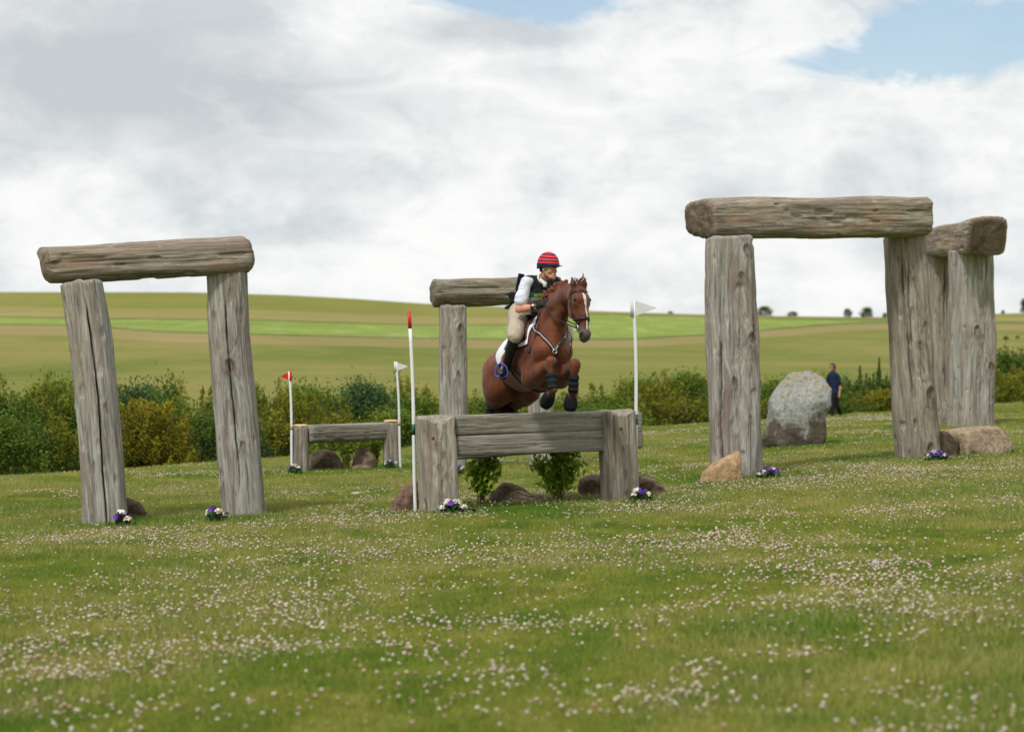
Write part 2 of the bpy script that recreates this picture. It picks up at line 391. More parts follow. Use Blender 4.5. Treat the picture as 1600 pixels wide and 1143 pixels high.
# ------------------------------------------------------------------ leaf crowns
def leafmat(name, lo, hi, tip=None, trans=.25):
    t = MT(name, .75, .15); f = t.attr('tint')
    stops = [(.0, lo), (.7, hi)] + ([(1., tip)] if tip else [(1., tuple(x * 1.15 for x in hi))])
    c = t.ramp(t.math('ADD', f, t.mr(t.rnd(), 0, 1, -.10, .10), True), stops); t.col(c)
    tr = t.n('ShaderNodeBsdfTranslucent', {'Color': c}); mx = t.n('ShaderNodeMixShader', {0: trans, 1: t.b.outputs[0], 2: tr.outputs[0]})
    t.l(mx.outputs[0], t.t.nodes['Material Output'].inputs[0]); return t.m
def leaves(C, size, n_dir=None, aspect=.6, up=.3, r=rng, fold=True):
    """small leaf faces at the points C; returns V, Q"""
    n = len(C); nrm = r.normal(size=(n, 3)); nrm[:, 2] += up; nrm /= np.linalg.norm(nrm, axis=1)[:, None]
    a = np.cross(nrm, r.normal(size=(n, 3))); a /= np.linalg.norm(a, axis=1)[:, None]; b = np.cross(nrm, a)
    s = (size * r.uniform(.6, 1.3, n))[:, None]
    V = np.stack([C - a * s, C + b * s * aspect, C + a * s, C - b * s * aspect], 1).reshape(-1, 3)
    Q = np.arange(4 * n).reshape(-1, 4); return V, Q
def crown_mesh(seed, n=6500, kind='round'):
    """unit shrub about 1 m high and 1 m wide, foot at z=0"""
    r = np.random.default_rng(seed); C = []; tint = []
    if kind == 'spire':
        k = 9
        for c in range(k):
            bx, by = r.uniform(-.32, .32, 2); h = r.uniform(.65, 1.0) * (1 - .6 * np.hypot(bx, by)); m = n // k
            z = r.uniform(.0, 1, m); rad = .15 * (1 - z) ** .8 + .012; th = r.uniform(0, 6.28, m); lay = .55 + .45 * np.abs(np.sin(z * 26 + c))
            q = np.stack([bx + rad * lay * np.cos(th) * r.uniform(.5, 1, m), by + rad * lay * np.sin(th) * r.uniform(.5, 1, m), z * h], 1)
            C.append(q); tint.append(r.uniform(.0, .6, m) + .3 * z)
    else:
        k = 46
        for c in range(k):
            th = r.uniform(0, 6.28); el = r.uniform(-.25, 1) ; rad = r.uniform(.55, 1.0)
            cc = np.array([math.cos(th) * math.cos(el * 1.4) * .42, math.sin(th) * math.cos(el * 1.4) * .42, .5 + .38 * math.sin(el * 1.4)]) * [rad, rad, 1]
            if kind == 'feather': cc[2] = .18 + r.uniform(0, .62); cc[:2] *= 1.05 - .6 * cc[2]
            m = n // k; sg = r.uniform(.045, .10); q = r.normal(size=(m, 3)) * sg * [1, 1, .8]
            if kind == 'feather':                                  # plumes that point up and outwards
                ax = np.array([cc[0] * .5, cc[1] * .5, .28]); tt = r.uniform(0, 1, m)[:, None]
                q = q * (.75 - .5 * tt) + ax * tt * .75
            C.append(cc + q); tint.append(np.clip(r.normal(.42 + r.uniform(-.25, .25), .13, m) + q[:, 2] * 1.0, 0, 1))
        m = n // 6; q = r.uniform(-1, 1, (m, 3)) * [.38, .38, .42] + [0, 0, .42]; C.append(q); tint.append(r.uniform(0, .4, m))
    C = np.concatenate(C); tint = np.clip(np.concatenate(tint), 0, 1); ok = C[:, 2] > .0; C, tint = C[ok], tint[ok]
    V, Q = leaves(C, .016 if kind != 'spire' else .013, r=r, up=.4); return V, Q, np.repeat(tint, 4)
def stem_mesh(seed):
    r = np.random.default_rng(seed + 99); b = MB()
    for c in range(6):
        th = r.uniform(0, 6.28); e = r.uniform(.15, .34)
        pts = catmull([(0, 0, -.12), (.03 * math.cos(th), .03 * math.sin(th), .15), (e * .6 * math.cos(th), e * .6 * math.sin(th), .45), (e * math.cos(th), e * math.sin(th), .8)], 7)
        b.tube(pts, np.linspace(.018, .004, 7), 5)
    return b
M_BARK = simple('bark', (.10, .075, .055), .9, .1, .3, 30)
L_DARK = leafmat('dark_leaf', (.026, .056, .008), (.09, .145, .020), (.17, .22, .036))
L_MID = leafmat('green_leaf', (.045, .09, .010), (.15, .215, .024), (.26, .30, .04))
L_OLIVE = leafmat('olive_leaf', (.060, .080, .010), (.19, .20, .020), (.32, .29, .03))
L_GOLD = leafmat('golden_leaf', (.08, .08, .008), (.26, .225, .018), (.40, .33, .03))
L_BLUE = leafmat('blue_green_leaf', (.025, .060, .018), (.09, .15, .050), (.16, .22, .08))
L_PINE = leafmat('pine_needle', (.014, .035, .012), (.045, .085, .028), (.085, .13, .042))
KINDS = {'dark': ('dark green rounded shrub', L_DARK, 'round'), 'mid': ('bright green leafy shrub', L_MID, 'round'), 'olive': ('yellow green feathery shrub', L_OLIVE, 'feather'),
         'gold': ('orange gold feathery shrub', L_GOLD, 'feather'), 'blue': ('blue green soft leaved shrub', L_BLUE, 'round'), 'pine': ('dark young pine clump with upright tips', L_PINE, 'spire')}
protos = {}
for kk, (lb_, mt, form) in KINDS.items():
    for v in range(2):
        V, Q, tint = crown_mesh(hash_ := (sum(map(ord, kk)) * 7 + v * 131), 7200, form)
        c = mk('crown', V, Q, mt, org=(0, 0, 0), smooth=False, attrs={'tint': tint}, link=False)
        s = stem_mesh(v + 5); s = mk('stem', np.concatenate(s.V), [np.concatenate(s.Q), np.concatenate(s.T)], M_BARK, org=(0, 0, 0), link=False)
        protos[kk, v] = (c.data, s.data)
def plant(name, kk, v, loc, sx, sz, rot, label, cat, group):
    o = bpy.data.objects.new(name, None); COL.objects.link(o); props(o, label, cat, group)
    o.location = loc; o.rotation_euler = (0, 0, rot); o.scale = (sx, sx, sz)
    for nm, me in zip(('crown', 'stem'), protos[kk, v]):
        c = bpy.data.objects.new(nm, me); COL.objects.link(c); c.parent = o
    return o
TOPS = [(-250, 590), (0, 588), (60, 578), (130, 592), (190, 584), (300, 606), (345, 592), (400, 588), (440, 605), (520, 598), (570, 583), (620, 594), (680, 604), (760, 616), (860, 612), (920, 606), (955, 600), (1010, 582), (1060, 572), (1110, 584), (1180, 590), (1230, 588), (1300, 590), (1400, 588), (1480, 575), (1550, 552), (1600, 546), (1850, 545)]
tx, ty = zip(*TOPS)
SEGS = [(-999, 100, 'left of the left timber arch'), (100, 205, 'behind the left upright of the left arch'), (205, 335, 'seen through the left timber arch'), (335, 450, 'between the left arch and the red pennant'), (450, 640, 'above the far low jump'),
        (640, 790, 'behind the middle timber arch'), (790, 990, 'behind the horse and main jump'), (990, 1110, 'between the white pennant and the right arch'), (1110, 1200, 'behind the left upright of the right arch'), (1200, 1400, 'behind the grey boulder and the walker'),
        (1400, 1500, 'behind the right upright of the right arch'), (1500, 9999, 'right of the rightmost timber arch')]
mix_by_seg = [['olive', 'dark', 'mid', 'dark', 'olive'], ['olive', 'mid', 'dark'], ['mid', 'dark', 'mid', 'olive', 'blue'], ['olive', 'mid', 'dark', 'blue'], ['olive', 'mid', 'dark', 'olive', 'blue'], ['olive', 'mid', 'dark'], ['olive', 'mid', 'olive'],
              ['olive', 'dark', 'olive', 'mid'], ['olive', 'dark'], ['olive', 'mid', 'olive', 'dark'], ['olive', 'dark'], ['olive', 'dark', 'olive']]
plants = []
rs = random.Random(11)
for row, (dy, step, lowf) in enumerate([(13.5, 56, 1.0), (9.5, 62, .86), (5.5, 66, .60)]):
    px = -190 + row * 23
    while px < 1790:
        pxj = px + rs.uniform(-14, 14); yc = float(crest(pxj)); Yd = yc + dy + rs.uniform(-1, 1)
        top = np.interp(pxj, tx, ty); zt = EYE - (top - 571.5) / FPX * Yd; x = (pxj - 800) / FPX * Yd; zg = float(terrain(x, Yd)) - .1
        zc = EYE - (np.interp(pxj, *zip(*CREST)) - 571.5) / FPX * Yd
        zt = zc + (zt - zc) * lowf * rs.uniform(.86, 1.06); h = zt - zg
        seg = next(q for q in range(len(SEGS)) if SEGS[q][0] <= pxj < SEGS[q][1])
        kk = rs.choice(mix_by_seg[seg])
        plants.append([pxj, kk, row, (x, Yd, zg), h, step / FPX * Yd * rs.uniform(1.9, 2.5)])
        px += step * rs.uniform(.85, 1.15)
# named individuals: the golden bush, pines near the walker
for pxj, top, kk, dy, w in [(232, 632, 'gold', 4.2, 1.75), (268, 655, 'gold', 4.0, 1.4), (205, 640, 'olive', 4.5, 1.2), (1338, 570, 'pine', 9, 1.5), (1378, 557, 'pine', 9.5, 1.5), (1300, 585, 'pine', 9, 1.2), (1375, 612, 'gold', 6, 1.5), (1345, 618, 'olive', 6, 1.3), (470, 612, 'olive', 6, 1.5), (1575, 575, 'olive', 7, 2.0)]:
    Yd = float(crest(pxj)) + dy; x = (pxj - 800) / FPX * Yd; zg = float(terrain(x, Yd)) - .1; zt = EYE - (top - 571.5) / FPX * Yd
    plants.append([pxj, kk, 4, (x, Yd, zg), zt - zg, w])
plants.sort(key=lambda q: q[0]); ORD = ['first', 'second', 'third', 'fourth', 'fifth', 'sixth', 'seventh', 'eighth', 'ninth', 'tenth', 'eleventh', 'twelfth']
cnt = {}
for pl in plants:
    px, kk, row, loc, h, w = pl; seg = next(q for q in range(len(SEGS)) if SEGS[q][0] <= px < SEGS[q][1]); key = (kk, seg); cnt.setdefault(key, []).append(pl)
for (kk, seg), L in cnt.items():
    for q, (px, _, row, loc, h, w) in enumerate(L):
        lab = KINDS[kk][0] + ' ' + SEGS[seg][2]
        if len(L) > 1: lab = ORD[min(q, 11)] + ' ' + lab
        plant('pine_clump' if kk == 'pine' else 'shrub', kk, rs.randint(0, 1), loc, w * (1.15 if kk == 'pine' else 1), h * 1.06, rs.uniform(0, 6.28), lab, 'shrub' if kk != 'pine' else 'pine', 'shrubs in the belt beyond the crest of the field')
# lone trees on the skyline
for (px, w, h, lab) in [(1048, 10, 5, 'smallest dark bush on the skyline, right of the white pennant'), (1194, 28, 17, 'round skyline tree just right of the first right arch upright'), (1238, 19, 9, 'low flat skyline bush between the right arch uprights'),
                        (1325, 15, 15, 'narrow skyline tree left of the roundest one'), (1354, 25, 18, 'roundest dark skyline tree inside the right timber arch'), (1383, 10, 9, 'small pale skyline bush touching the right arch upright'), (1602, 20, 26, 'tall skyline tree cut by the right edge of the picture'), (1567, 7, 7, 'tiny bare skyline bush right of the rightmost arch')]:
    ridge = np.interp(px, [a for a, _ in L_ridge], [b for _, b in L_ridge]); p = hill_pt(np.array([px * 1.]), np.array([ridge]), np.array([ridge]))[0]
    s = p[1] / FPX; o = plant('skyline_tree', 'dark', rs.randint(0, 1), tuple(p - [0, 0, .3]), w * s * 1.05, h * s * 1.35, rs.uniform(0, 6), lab, 'tree', None); o.location.z -= h * s * .34
for (px, py, w, lab) in [(1572, 531, 9, 'small dark hawthorn alone on the far slope'), (1590, 529, 7, 'smaller dark hawthorn beside another on the far slope')]:
    p = hill_pt(np.array([px * 1.]), np.array([py * 1.]), np.array([489.]))[0]; s = p[1] / FPX
    plant('hawthorn', 'dark', 0, tuple(p - [0, 0, .2]), w * s * 1.2, w * s * .9, 0, lab, 'bush', None)

# ------------------------------------------------------------------ grass and clover (scattered by geometry nodes)
def scatter(name, pts, rot, scl, proto):
    me = bpy.data.meshes.new(name); me.vertices.add(len(pts)); org = np.array([0, 30, 0.])
    me.vertices.foreach_set('co', (np.asarray(pts) - org).astype(np.float32).ravel())
    a = me.attributes.new('rot', 'FLOAT_VECTOR', 'POINT'); a.data.foreach_set('vector', np.asarray(rot, np.float32).ravel())
    a = me.attributes.new('scl', 'FLOAT_VECTOR', 'POINT'); a.data.foreach_set('vector', np.asarray(scl, np.float32).ravel())
    o = bpy.data.objects.new(name, me); COL.objects.link(o); o.location = org
    ng = bpy.data.node_groups.new(name, 'GeometryNodeTree')
    ng.interface.new_socket('Geometry', in_out='INPUT', socket_type='NodeSocketGeometry'); ng.interface.new_socket('Geometry', in_out='OUTPUT', socket_type='NodeSocketGeometry')
    N = ng.nodes.new; gi, go = N('NodeGroupInput'), N('NodeGroupOutput'); iop = N('GeometryNodeInstanceOnPoints'); oi = N('GeometryNodeObjectInfo'); oi.inputs['Object'].default_value = proto
    m2p = N('GeometryNodeMeshToPoints'); ng.links.new(gi.outputs[0], m2p.inputs[0])
    def na(nm):
        x = N('GeometryNodeInputNamedAttribute'); x.data_type = 'FLOAT_VECTOR'; x.inputs['Name'].default_value = nm; return x.outputs['Attribute']
    ng.links.new(m2p.outputs[0], iop.inputs['Points']); ng.links.new(oi.outputs['Geometry'], iop.inputs['Instance'])
    ng.links.new(na('rot'), iop.inputs['Rotation']); ng.links.new(na('scl'), iop.inputs['Scale']); ng.links.new(iop.outputs[0], go.inputs[0])
    md = o.modifiers.new('scatter', 'NODES'); md.node_group = ng
    return props(o, kind='stuff')
def frustum_pts(y0, y1, n, m=160):
    """random points of the land in and a little beside the view"""
    yy = np.linspace(y0, y1, 400); cdf = np.cumsum(.2122 * yy + 1.9); Y = np.interp(rng.uniform(cdf[0], cdf[-1], n), cdf, yy)
    return rng.uniform(-1, 1, n) * (.2122 * Y + 1.9), Y
def grass_patch(seed, size, n, h0, h1, w, lean):
    r = np.random.default_rng(seed); x, y = r.uniform(-size / 2, size / 2, (2, n)); h = r.uniform(h0, h1, n); th = r.uniform(0, 6.28, n); ww = w * r.uniform(.6, 1.4, n)
    ld = r.normal(0, lean, (n, 2)) * h[:, None]; c, s = np.cos(th) * ww, np.sin(th) * ww; z = np.zeros(n)
    b0 = np.stack([x - c, y - s, z - .01], 1); b1 = np.stack([x + c, y + s, z - .01], 1)
    m0 = np.stack([x - c * .7 + ld[:, 0] * .4, y - s * .7 + ld[:, 1] * .4, h * .6], 1); m1 = np.stack([x + c * .7 + ld[:, 0] * .4, y + s * .7 + ld[:, 1] * .4, h * .6], 1)
    tp = np.stack([x + ld[:, 0], y + ld[:, 1], h], 1)
    V = np.stack([b0, b1, m1, m0, tp], 1).reshape(-1, 3); q = np.arange(n)[:, None] * 5
    return V, [q + [0, 1, 2, 3], q + [3, 2, 4]], np.repeat(r.uniform(0, 1, n), 5)
def grassmat(name, dry):
    t = MT(name, .7, .12); c = grass_colour(t); f = t.attr('tint')
    c = t.mix(t.mr(f, .55, 1, 0, .5), c, t.mix(.5, c, (.28, .30, .09))); c = t.mix(t.mr(f, 0, .3, .35, 0), c, (.04, .075, .012))
    if dry: c = t.mix(.72, c, t.ramp(f, [(0, (.31, .28, .09)), (1, (.50, .45, .19))]))
    t.col(c); tr = t.n('ShaderNodeBsdfTranslucent', {'Color': c}); mx = t.n('ShaderNodeMixShader', {0: .3, 1: t.b.outputs[0], 2: tr.outputs[0]})
    t.l(mx.outputs[0], t.t.nodes['Material Output'].inputs[0]); return t.m
GM, GD = grassmat('grass_blade', False), grassmat('dry_grass_blade', True)
def proto_of(nm, V, F, mat, tint=None):
    return mk(nm, V, F, mat, org=(0, 0, 0), smooth=False, attrs={'tint': tint} if tint is not None else None, link=False)
def put(name, X, Y, proto, s0=.8, s1=1.2, hz=None, lift=0.):
    n = len(X); Z = terrain(X, Y) + lift; rot = np.zeros((n, 3)); rot[:, 2] = rng.uniform(0, 6.28, n); s = rng.uniform(s0, s1, n); scl = np.stack([s, s, s if hz is None else s * hz], 1)
    return scatter(name, np.stack([X, Y, Z], 1), rot, scl, proto)
for v in range(2):
    V, F, tn = grass_patch(v, .55, 1100, .015, .045, .0022, .45); X, Y = frustum_pts(7, 34, 3800)
    put('grass', X, Y, proto_of('grass_patch', V, F, GM, tn), hz=rng.uniform(.6, 1.4, len(X)))
    V, F, tn = grass_patch(v + 10, 1.3, 1500, .02, .055, .005, .4); X, Y = frustum_pts(33, 90, 3200)
    put('grass', X, Y, proto_of('far_grass_patch', V, F, GM, tn), hz=rng.uniform(.6, 1.3, len(X)))
V, F, tn = grass_patch(20, .5, 75, .035, .095, .0017, .4); X, Y = frustum_pts(7.3, 55, 16000)
d = fbm(np.stack([X * .5, Y * .35, X * 0], -1), 3, 31) + sstep(16, 9, Y) * .25; ok = d > -.22; put('dry_grass', X[ok], Y[ok], proto_of('dry_patch', V, F, GD, tn), .7, 1.3)
# longer dark grass round the feet of posts and stones
V, F, tn = grass_patch(30, .22, 170, .03, .075, .003, .5); tuft = proto_of('tuft', V, F, GM, tn); TX, TY = [], []
def tuft_line(pts, n=40, s=.10):
    for (a, b) in zip(pts[:-1], pts[1:]):
        A_, B_ = G(*a), G(*b); u = rng.uniform(0, 1, n)
        TX.extend(A_[0] + (B_[0] - A_[0]) * u + rng.normal(0, s, n)); TY.extend(A_[1] + (B_[1] - A_[1]) * u + rng.normal(0, s, n) - .12)
for pts in [[(120, 824), (235, 822)], [(335, 814), (425, 811)], [(600, 806), (660, 808), (715, 800)], [(740, 800), (930, 795)], [(935, 790), (1042, 784)], [(1085, 758), (1165, 758), (1215, 748)], [(1395, 722), (1475, 718), (1580, 708)], [(1190, 705), (1290, 698)], [(455, 742), (520, 739), (628, 733)]]:
    tuft_line(pts, 26)
put('long_grass', np.array(TX), np.array(TY), tuft, .6, 1.1)

# clover heads
b = MB(); V, T = ICO(2); V = V * (1 + .18 * fbm(V * 5, 2, 3)[:, None]) * [.011, .011, .0095]
b.add(V, T=T)
t = MT('clover_head', .8, .2); z = t.n('ShaderNodeSeparateXYZ', {0: t.obj()}).outputs[2]; rn = t.rnd()
top = t.ramp(rn, [(.0, (.56, .52, .42)), (.6, (.50, .44, .35)), (.85, (.40, .27, .23)), (1, (.38, .22, .17))])
low = t.ramp(rn, [(.0, (.42, .33, .24)), (.5, (.36, .22, .17)), (1, (.28, .15, .11))])
c = t.mix(t.mr(z, -.006, .005), low, top); t.col(c)
head = mk('clover_head', np.concatenate(b.V), b.T, t.m, org=(0, 0, 0), link=False, smooth=True)
X, Y = frustum_pts(7.8, 80, 420000)
dn = fbm(np.stack([X * .55 + 3, Y * .42, X * 0], -1), 4, 61); d2 = fbm(np.stack([X * 2.2, Y * 1.6, X * 0], -1), 2, 71)
w = sstep(.0, .75, dn + .45 * d2) * 1.05 + .025
for (px, py, sx, sy, a) in [(420, 925, 330, 20, .55), (760, 882, 150, 8, .9), (1330, 745, 270, 28, .9), (1080, 865, 400, 26, .45), (430, 1020, 260, 22, .8), (640, 1040, 90, 10, .5), (780, 985, 240, 14, .7), (1150, 990, 120, 8, .4), (1000, 1110, 420, 22, .35), (170, 1125, 200, 18, .6), (250, 840, 300, 10, .25), (560, 770, 60, 3, .5), (1350, 900, 300, 14, .5), (1450, 690, 200, 20, .25)]:
    qx = 800 + FPX * X / Y; qy = 571.5 + FPX * (EYE - plane_z(X, Y)) / Y
    w += a * np.exp(-((qx - px) / sx) ** 2 - ((qy - py) / sy) ** 2)
lushm = np.zeros(len(X))
for (lx, ly, r_) in LUSH: lushm = np.maximum(lushm, np.exp(-((X - lx) ** 2 + (Y - ly) ** 2) / (r_ * .6) ** 2))
w *= 1 - .8 * lushm; w *= np.interp(Y, [8, 12, 20, 40, 80], [.36, .42, .36, .19, .12])
ok = rng.uniform(0, 1, len(X)) < w * 2.0; X, Y = X[ok], Y[ok]
n = len(X); Z = terrain(X, Y) + rng.uniform(.03, .075, n); s = rng.uniform(.5, 1.1, n) * np.interp(Y, [10, 30, 60], [1.05, 1.0, 1.25])
rot = rng.normal(0, .35, (n, 3)); sc = np.stack([s, s, s * rng.uniform(.8, 1.2, n)], 1); scatter('clover', np.stack([X, Y, Z], 1), rot, sc, head); print('clover heads', n)
for (px, py, w_, hh, lab) in [(572, 773, .42, .035, 'long pale chalk slab lying flat in grass left of the main jump'), (1369, 890, .07, .06, 'small white stone lying among the clover at right'), (277, 828, .09, .03, 'small pale stone in grass between the left arch uprights'), (531, 776, .08, .03, 'small chalk lump at the left end of the pale slab')]:
    g = G(px, py); V, T = ICO(3); q = V * [w_ * .5, max(.05, w_ * .22), hh]; q = q + V * .02 * fbm(V * 3, 3, int(px))[:, None]
    props(mk('stone', g + q + [0, 0, hh * .3], T, rockmat('chalk', (.42, .39, .31), (.55, .52, .44), (.66, .63, .55))), lab, 'stone')
# ------------------------------------------------------------------ timber
def rot_axes(p0, p1, yaw=0.):
    z = p1 - p0; L = np.linalg.norm(z); z = z / L
    x = np.array([math.cos(yaw), math.sin(yaw), 0.]) if abs(z[2]) > .5 else np.array([0, 0, 1.])
    if abs(z[2]) <= .5: y = np.cross(z, x); y /= np.linalg.norm(y); x = np.cross(y, z)
    else: x = x - z * x.dot(z); x /= np.linalg.norm(x); y = np.cross(z, x)
    return x, y, z, L
def log(name, p0, p1, w, d, mat, parent, seed=0, yaw=0., sq=4.5, w1=None, d1=None, knots=(), cracks=(), rough=1., bev=.03, na=200, step=.022, ends=(0., 0.), bow=0., kamp=1., top=None, slants=(0, 0)):
    """weathered beam from p0 to p1. Upright: local x = right, y = away (front is 270 deg). Lying: local x = up, y = away (front is 270 deg, top is 0 deg)"""
    p0, p1 = np.asarray(p0, float), np.asarray(p1, float); x, y, z, L = rot_axes(p0, p1, yaw)
    nr = max(10, int(L / step)); zz = np.linspace(0, L, nr); th = np.arange(na) * 2 * np.pi / na
    TH, ZZ = np.meshgrid(th, zz); t = ZZ / L
    hw = (w + ((w1 or w) - w) * t) / 2; hd = (d + ((d1 or d) - d) * t) / 2
    c, s = np.cos(TH), np.sin(TH); r = (np.abs(c / hw) ** sq + np.abs(s / hd) ** sq) ** (-1 / sq)
    S3 = np.stack([c * .9, s * .9, ZZ * .75], -1)
    r = r * (1 + .07 * rough * fbm(S3 + seed * 3.7, 3, seed)) + .026 * rough * fbm(np.stack([c * 1.2, s * 1.2, ZZ * .5 + seed], -1), 2, seed + 40)
    r = r + rough * (.006 * fbm(np.stack([c * 9, s * 9, ZZ * 1.1], -1), 3, seed + 7) + .0035 * vn(np.stack([c * 28, s * 28, ZZ * 2.2], -1), seed + 9))
    chip = vn(np.stack([c * 4, s * 4, ZZ * 5], -1), seed + 21); r = r - .018 * rough * sstep(.45, .8, chip)
    stain_shade = np.zeros_like(r); gw = np.zeros(r.shape + (3,)); per = (w + d) * .62
    for (kt, kz, ks) in knots:
        dth = (TH - np.radians(kt) + np.pi) % (2 * np.pi) - np.pi; a = dth * per / 1.9 / ks; bz = (ZZ - kz * L) / (ks * 1.5); q = a * a + bz * bz
        kn_ = vn(np.stack([c * 11, s * 11, ZZ * 9 + ks * 99], -1), seed + 60); kn2_ = vn(np.stack([c * 0 + kz * 50, s * 0, ZZ * 0 + kt], -1), seed + 61)
        r = r + kamp * ks * (.36 * np.exp(-q * .55) - .42 * np.exp(-q * 5) + .07 * np.cos(np.sqrt(q) * 9) * np.exp(-q * .8)); stain_shade = np.maximum(stain_shade, (.25 + .5 * kamp) * np.exp(-((np.sqrt(q) - .5 - .18 * kn_) / .24) ** 2) * np.clip(.6 + kn_, 0, 1) + .75 * np.exp(-q * 9) * np.clip(.7 + kn2_, 0, 1) + .3 * np.exp(-q * .7) * (np.cos(np.sqrt(q) * 11) > .2))
        push = np.exp(-q * .35) * ks * 1.1; sg = np.tanh(a * 2.5); gw[..., 0] += -np.sin(np.radians(kt)) * sg * push; gw[..., 1] += np.cos(np.radians(kt)) * sg * push; gw[..., 2] += np.exp(-q * 1.2) * ks * 9 * (1 - np.sqrt(q))
    for (kt, z0, z1, dep, wid) in cracks:
        wand = np.radians(kt) + .09 * fbm(np.stack([ZZ * 1.3, ZZ * 0, ZZ * 0 + kt], -1), 3, seed + 3) + .02 * vn(np.stack([ZZ * 14, ZZ * 0, ZZ * 0 + kt], -1), seed + 5)
        dth = (TH - wand + np.pi) % (2 * np.pi) - np.pi; env = sstep(z0 - .02, z0 + .12, t) * (1 - sstep(z1 - .12, z1 + .02, t)) * (.65 + .35 * vn(np.stack([ZZ * 3, ZZ * 0 + kt, ZZ * 0], -1), seed + 8))
        gk = env * np.exp(-(dth * per / 1.9 / (max(wid * 1.2, .011))) ** 4); r = r - dep * gk; stain_shade = np.maximum(stain_shade, gk * min(1, dep * 14))  # cracks are carved, and their inner shade is also painted dark into the colour
    px, py = r * c, r * s
    if bow: px = px + bow * np.sin(np.pi * t) * 1.0
    px = px + .012 * rough * vn(np.stack([ZZ * .9, ZZ * 0, ZZ * 0], -1), seed + 15); 
    eo = .02 * rough * vn(np.stack([c * 2, s * 2, ZZ * 0], -1), seed + 30)
    zl = ZZ + eo * (np.where(t > .5, 1, -1) * np.abs(2 * t - 1) ** 8)
    zl = zl + slants[0] * px * (1 - t) ** 6 + slants[1] * px * t ** 6
    edge = np.minimum(zl * 0 + ZZ, L - ZZ); bf = 1 - (1 - np.clip(edge / max(bev, 1e-4), 0, 1)) ** 2 * (bev / max(.08, min(w, d) * .5)); px, py = px * bf, py * bf
    loc = np.stack([px, py, zl], -1); V = p0 + loc[..., :1] * x + loc[..., 1:2] * y + loc[..., 2:] * z
    grain = loc + gw * 1.0; V = V.reshape(-1, 3); grain = grain.reshape(-1, 3); stain_shade = stain_shade.reshape(-1)
    es = np.exp(-edge / .05) ; stain_shade = np.maximum(stain_shade, (es * np.where(t > .5, ends[1], ends[0])).reshape(-1))
    i, j = np.meshgrid(np.arange(nr - 1), np.arange(na), indexing='ij'); Q = [np.stack([i * na + j, i * na + (j + 1) % na, (i + 1) * na + (j + 1) % na, (i + 1) * na + j], -1).reshape(-1, 4)]
    T = []
    for e, ring in ((0, 0), (1, nr - 1)):                          # end faces: shrinking rings with ring grain
        base = V[ring * na:(ring + 1) * na]; cen = base.mean(0); last = ring * na
        for f in (.82, .6, .38, .16):
            k0 = len(V); rad = cen + (base - cen) * f; u = (rad - cen) @ x; v = (rad - cen) @ y
            rad = rad + z * ((.012 * vn(np.stack([u * 8, v * 8, u * 0 + e], -1), seed + 50))[:, None]) * (1 if e else -1)
            if top == 'scoop' and e: rad = rad
            V = np.vstack([V, rad]); grain = np.vstack([grain, np.stack([u * .3, v * .3, np.full(na, f * 1.2)], 1)]); stain_shade = np.concatenate([stain_shade, np.full(na, ends[e] * .95)])
            a = np.arange(na); q = np.stack([last + a, last + (a + 1) % na, k0 + (a + 1) % na, k0 + a], 1); Q.append(q[:, ::-1] if e == 0 else q); last = k0
        V = np.vstack([V, cen]); grain = np.vstack([grain, [[0, 0, 0]]]); stain_shade = np.append(stain_shade, ends[e]); a = np.arange(na); tt = np.stack([last + a, last + (a + 1) % na, np.full(na, len(V) - 1)], 1); T.append(tt[:, ::-1] if e == 0 else tt)
    if top == 'scoop':
        lx = (V - p0) @ x; ly = (V - p0) @ y; lz = (V - p0) @ z
        V = V - z * (.055 * np.exp(-((lx + .00) / (w * .27)) ** 4) * sstep(L - .09, L - .01, lz) * sstep(.10, -.12, ly))[:, None]
    return mk(name, V, [np.concatenate(Q), np.concatenate(T)], mat, parent, attrs={'grain': grain, 'stain_shade': stain_shade})
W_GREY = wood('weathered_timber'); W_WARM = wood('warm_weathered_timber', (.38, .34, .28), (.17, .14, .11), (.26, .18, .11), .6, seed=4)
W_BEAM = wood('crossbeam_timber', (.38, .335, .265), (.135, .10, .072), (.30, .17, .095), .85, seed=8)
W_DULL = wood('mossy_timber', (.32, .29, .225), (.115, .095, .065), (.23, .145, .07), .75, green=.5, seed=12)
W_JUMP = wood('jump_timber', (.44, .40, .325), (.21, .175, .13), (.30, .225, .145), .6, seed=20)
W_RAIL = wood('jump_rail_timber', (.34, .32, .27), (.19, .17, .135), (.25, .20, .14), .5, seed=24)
W_FRESH = simple('fresh_sawn_timber', (.62, .45, .26), .8, .2, .15, 12)

# left arch
a0, b0 = G(168, 823), G(382, 811)
arch = thing('timber_arch', 'leftmost timber arch, two leaning grey posts under a brown sloping beam', 'arch', tuple((a0 + b0) / 2), 'timber arches like standing stones')
Y1, Y2 = a0[1] + .22, b0[1] + .22; dn_ = np.array([0, 0, .08])
u1t, u2t = P(128, 439, Y1), P(356, 424, Y2)
log('upright', P(168, 824, Y1) - dn_, u1t, .47, .42, W_GREY, arch, 1, w1=.45, knots=[(300, .50, .045), (186, .85, .03), (180, .48, .07)], cracks=[(283, 0, .93, .14, .010), (255, .55, 1, .02, .01), (240, .1, .7, .015, .009), (300, .2, .6, .015, .008), (200, .1, .5, .03, .02)], sq=4, bow=.03).location
log('upright', P(383, 812, Y2) - dn_, u2t, .50, .44, W_GREY, arch, 2, w1=.46, knots=[(270, .63, .095), (288, .32, .06), (180, .30, .06), (200, .85, .05)], cracks=[(268, .12, .97, .08, .009), (203, .62, 1.02, .10, .028), (292, .0, .30, .03, .01), (255, 0, .28, .025, .01), (310, .5, .9, .02, .01)], sq=4, bow=-.02)
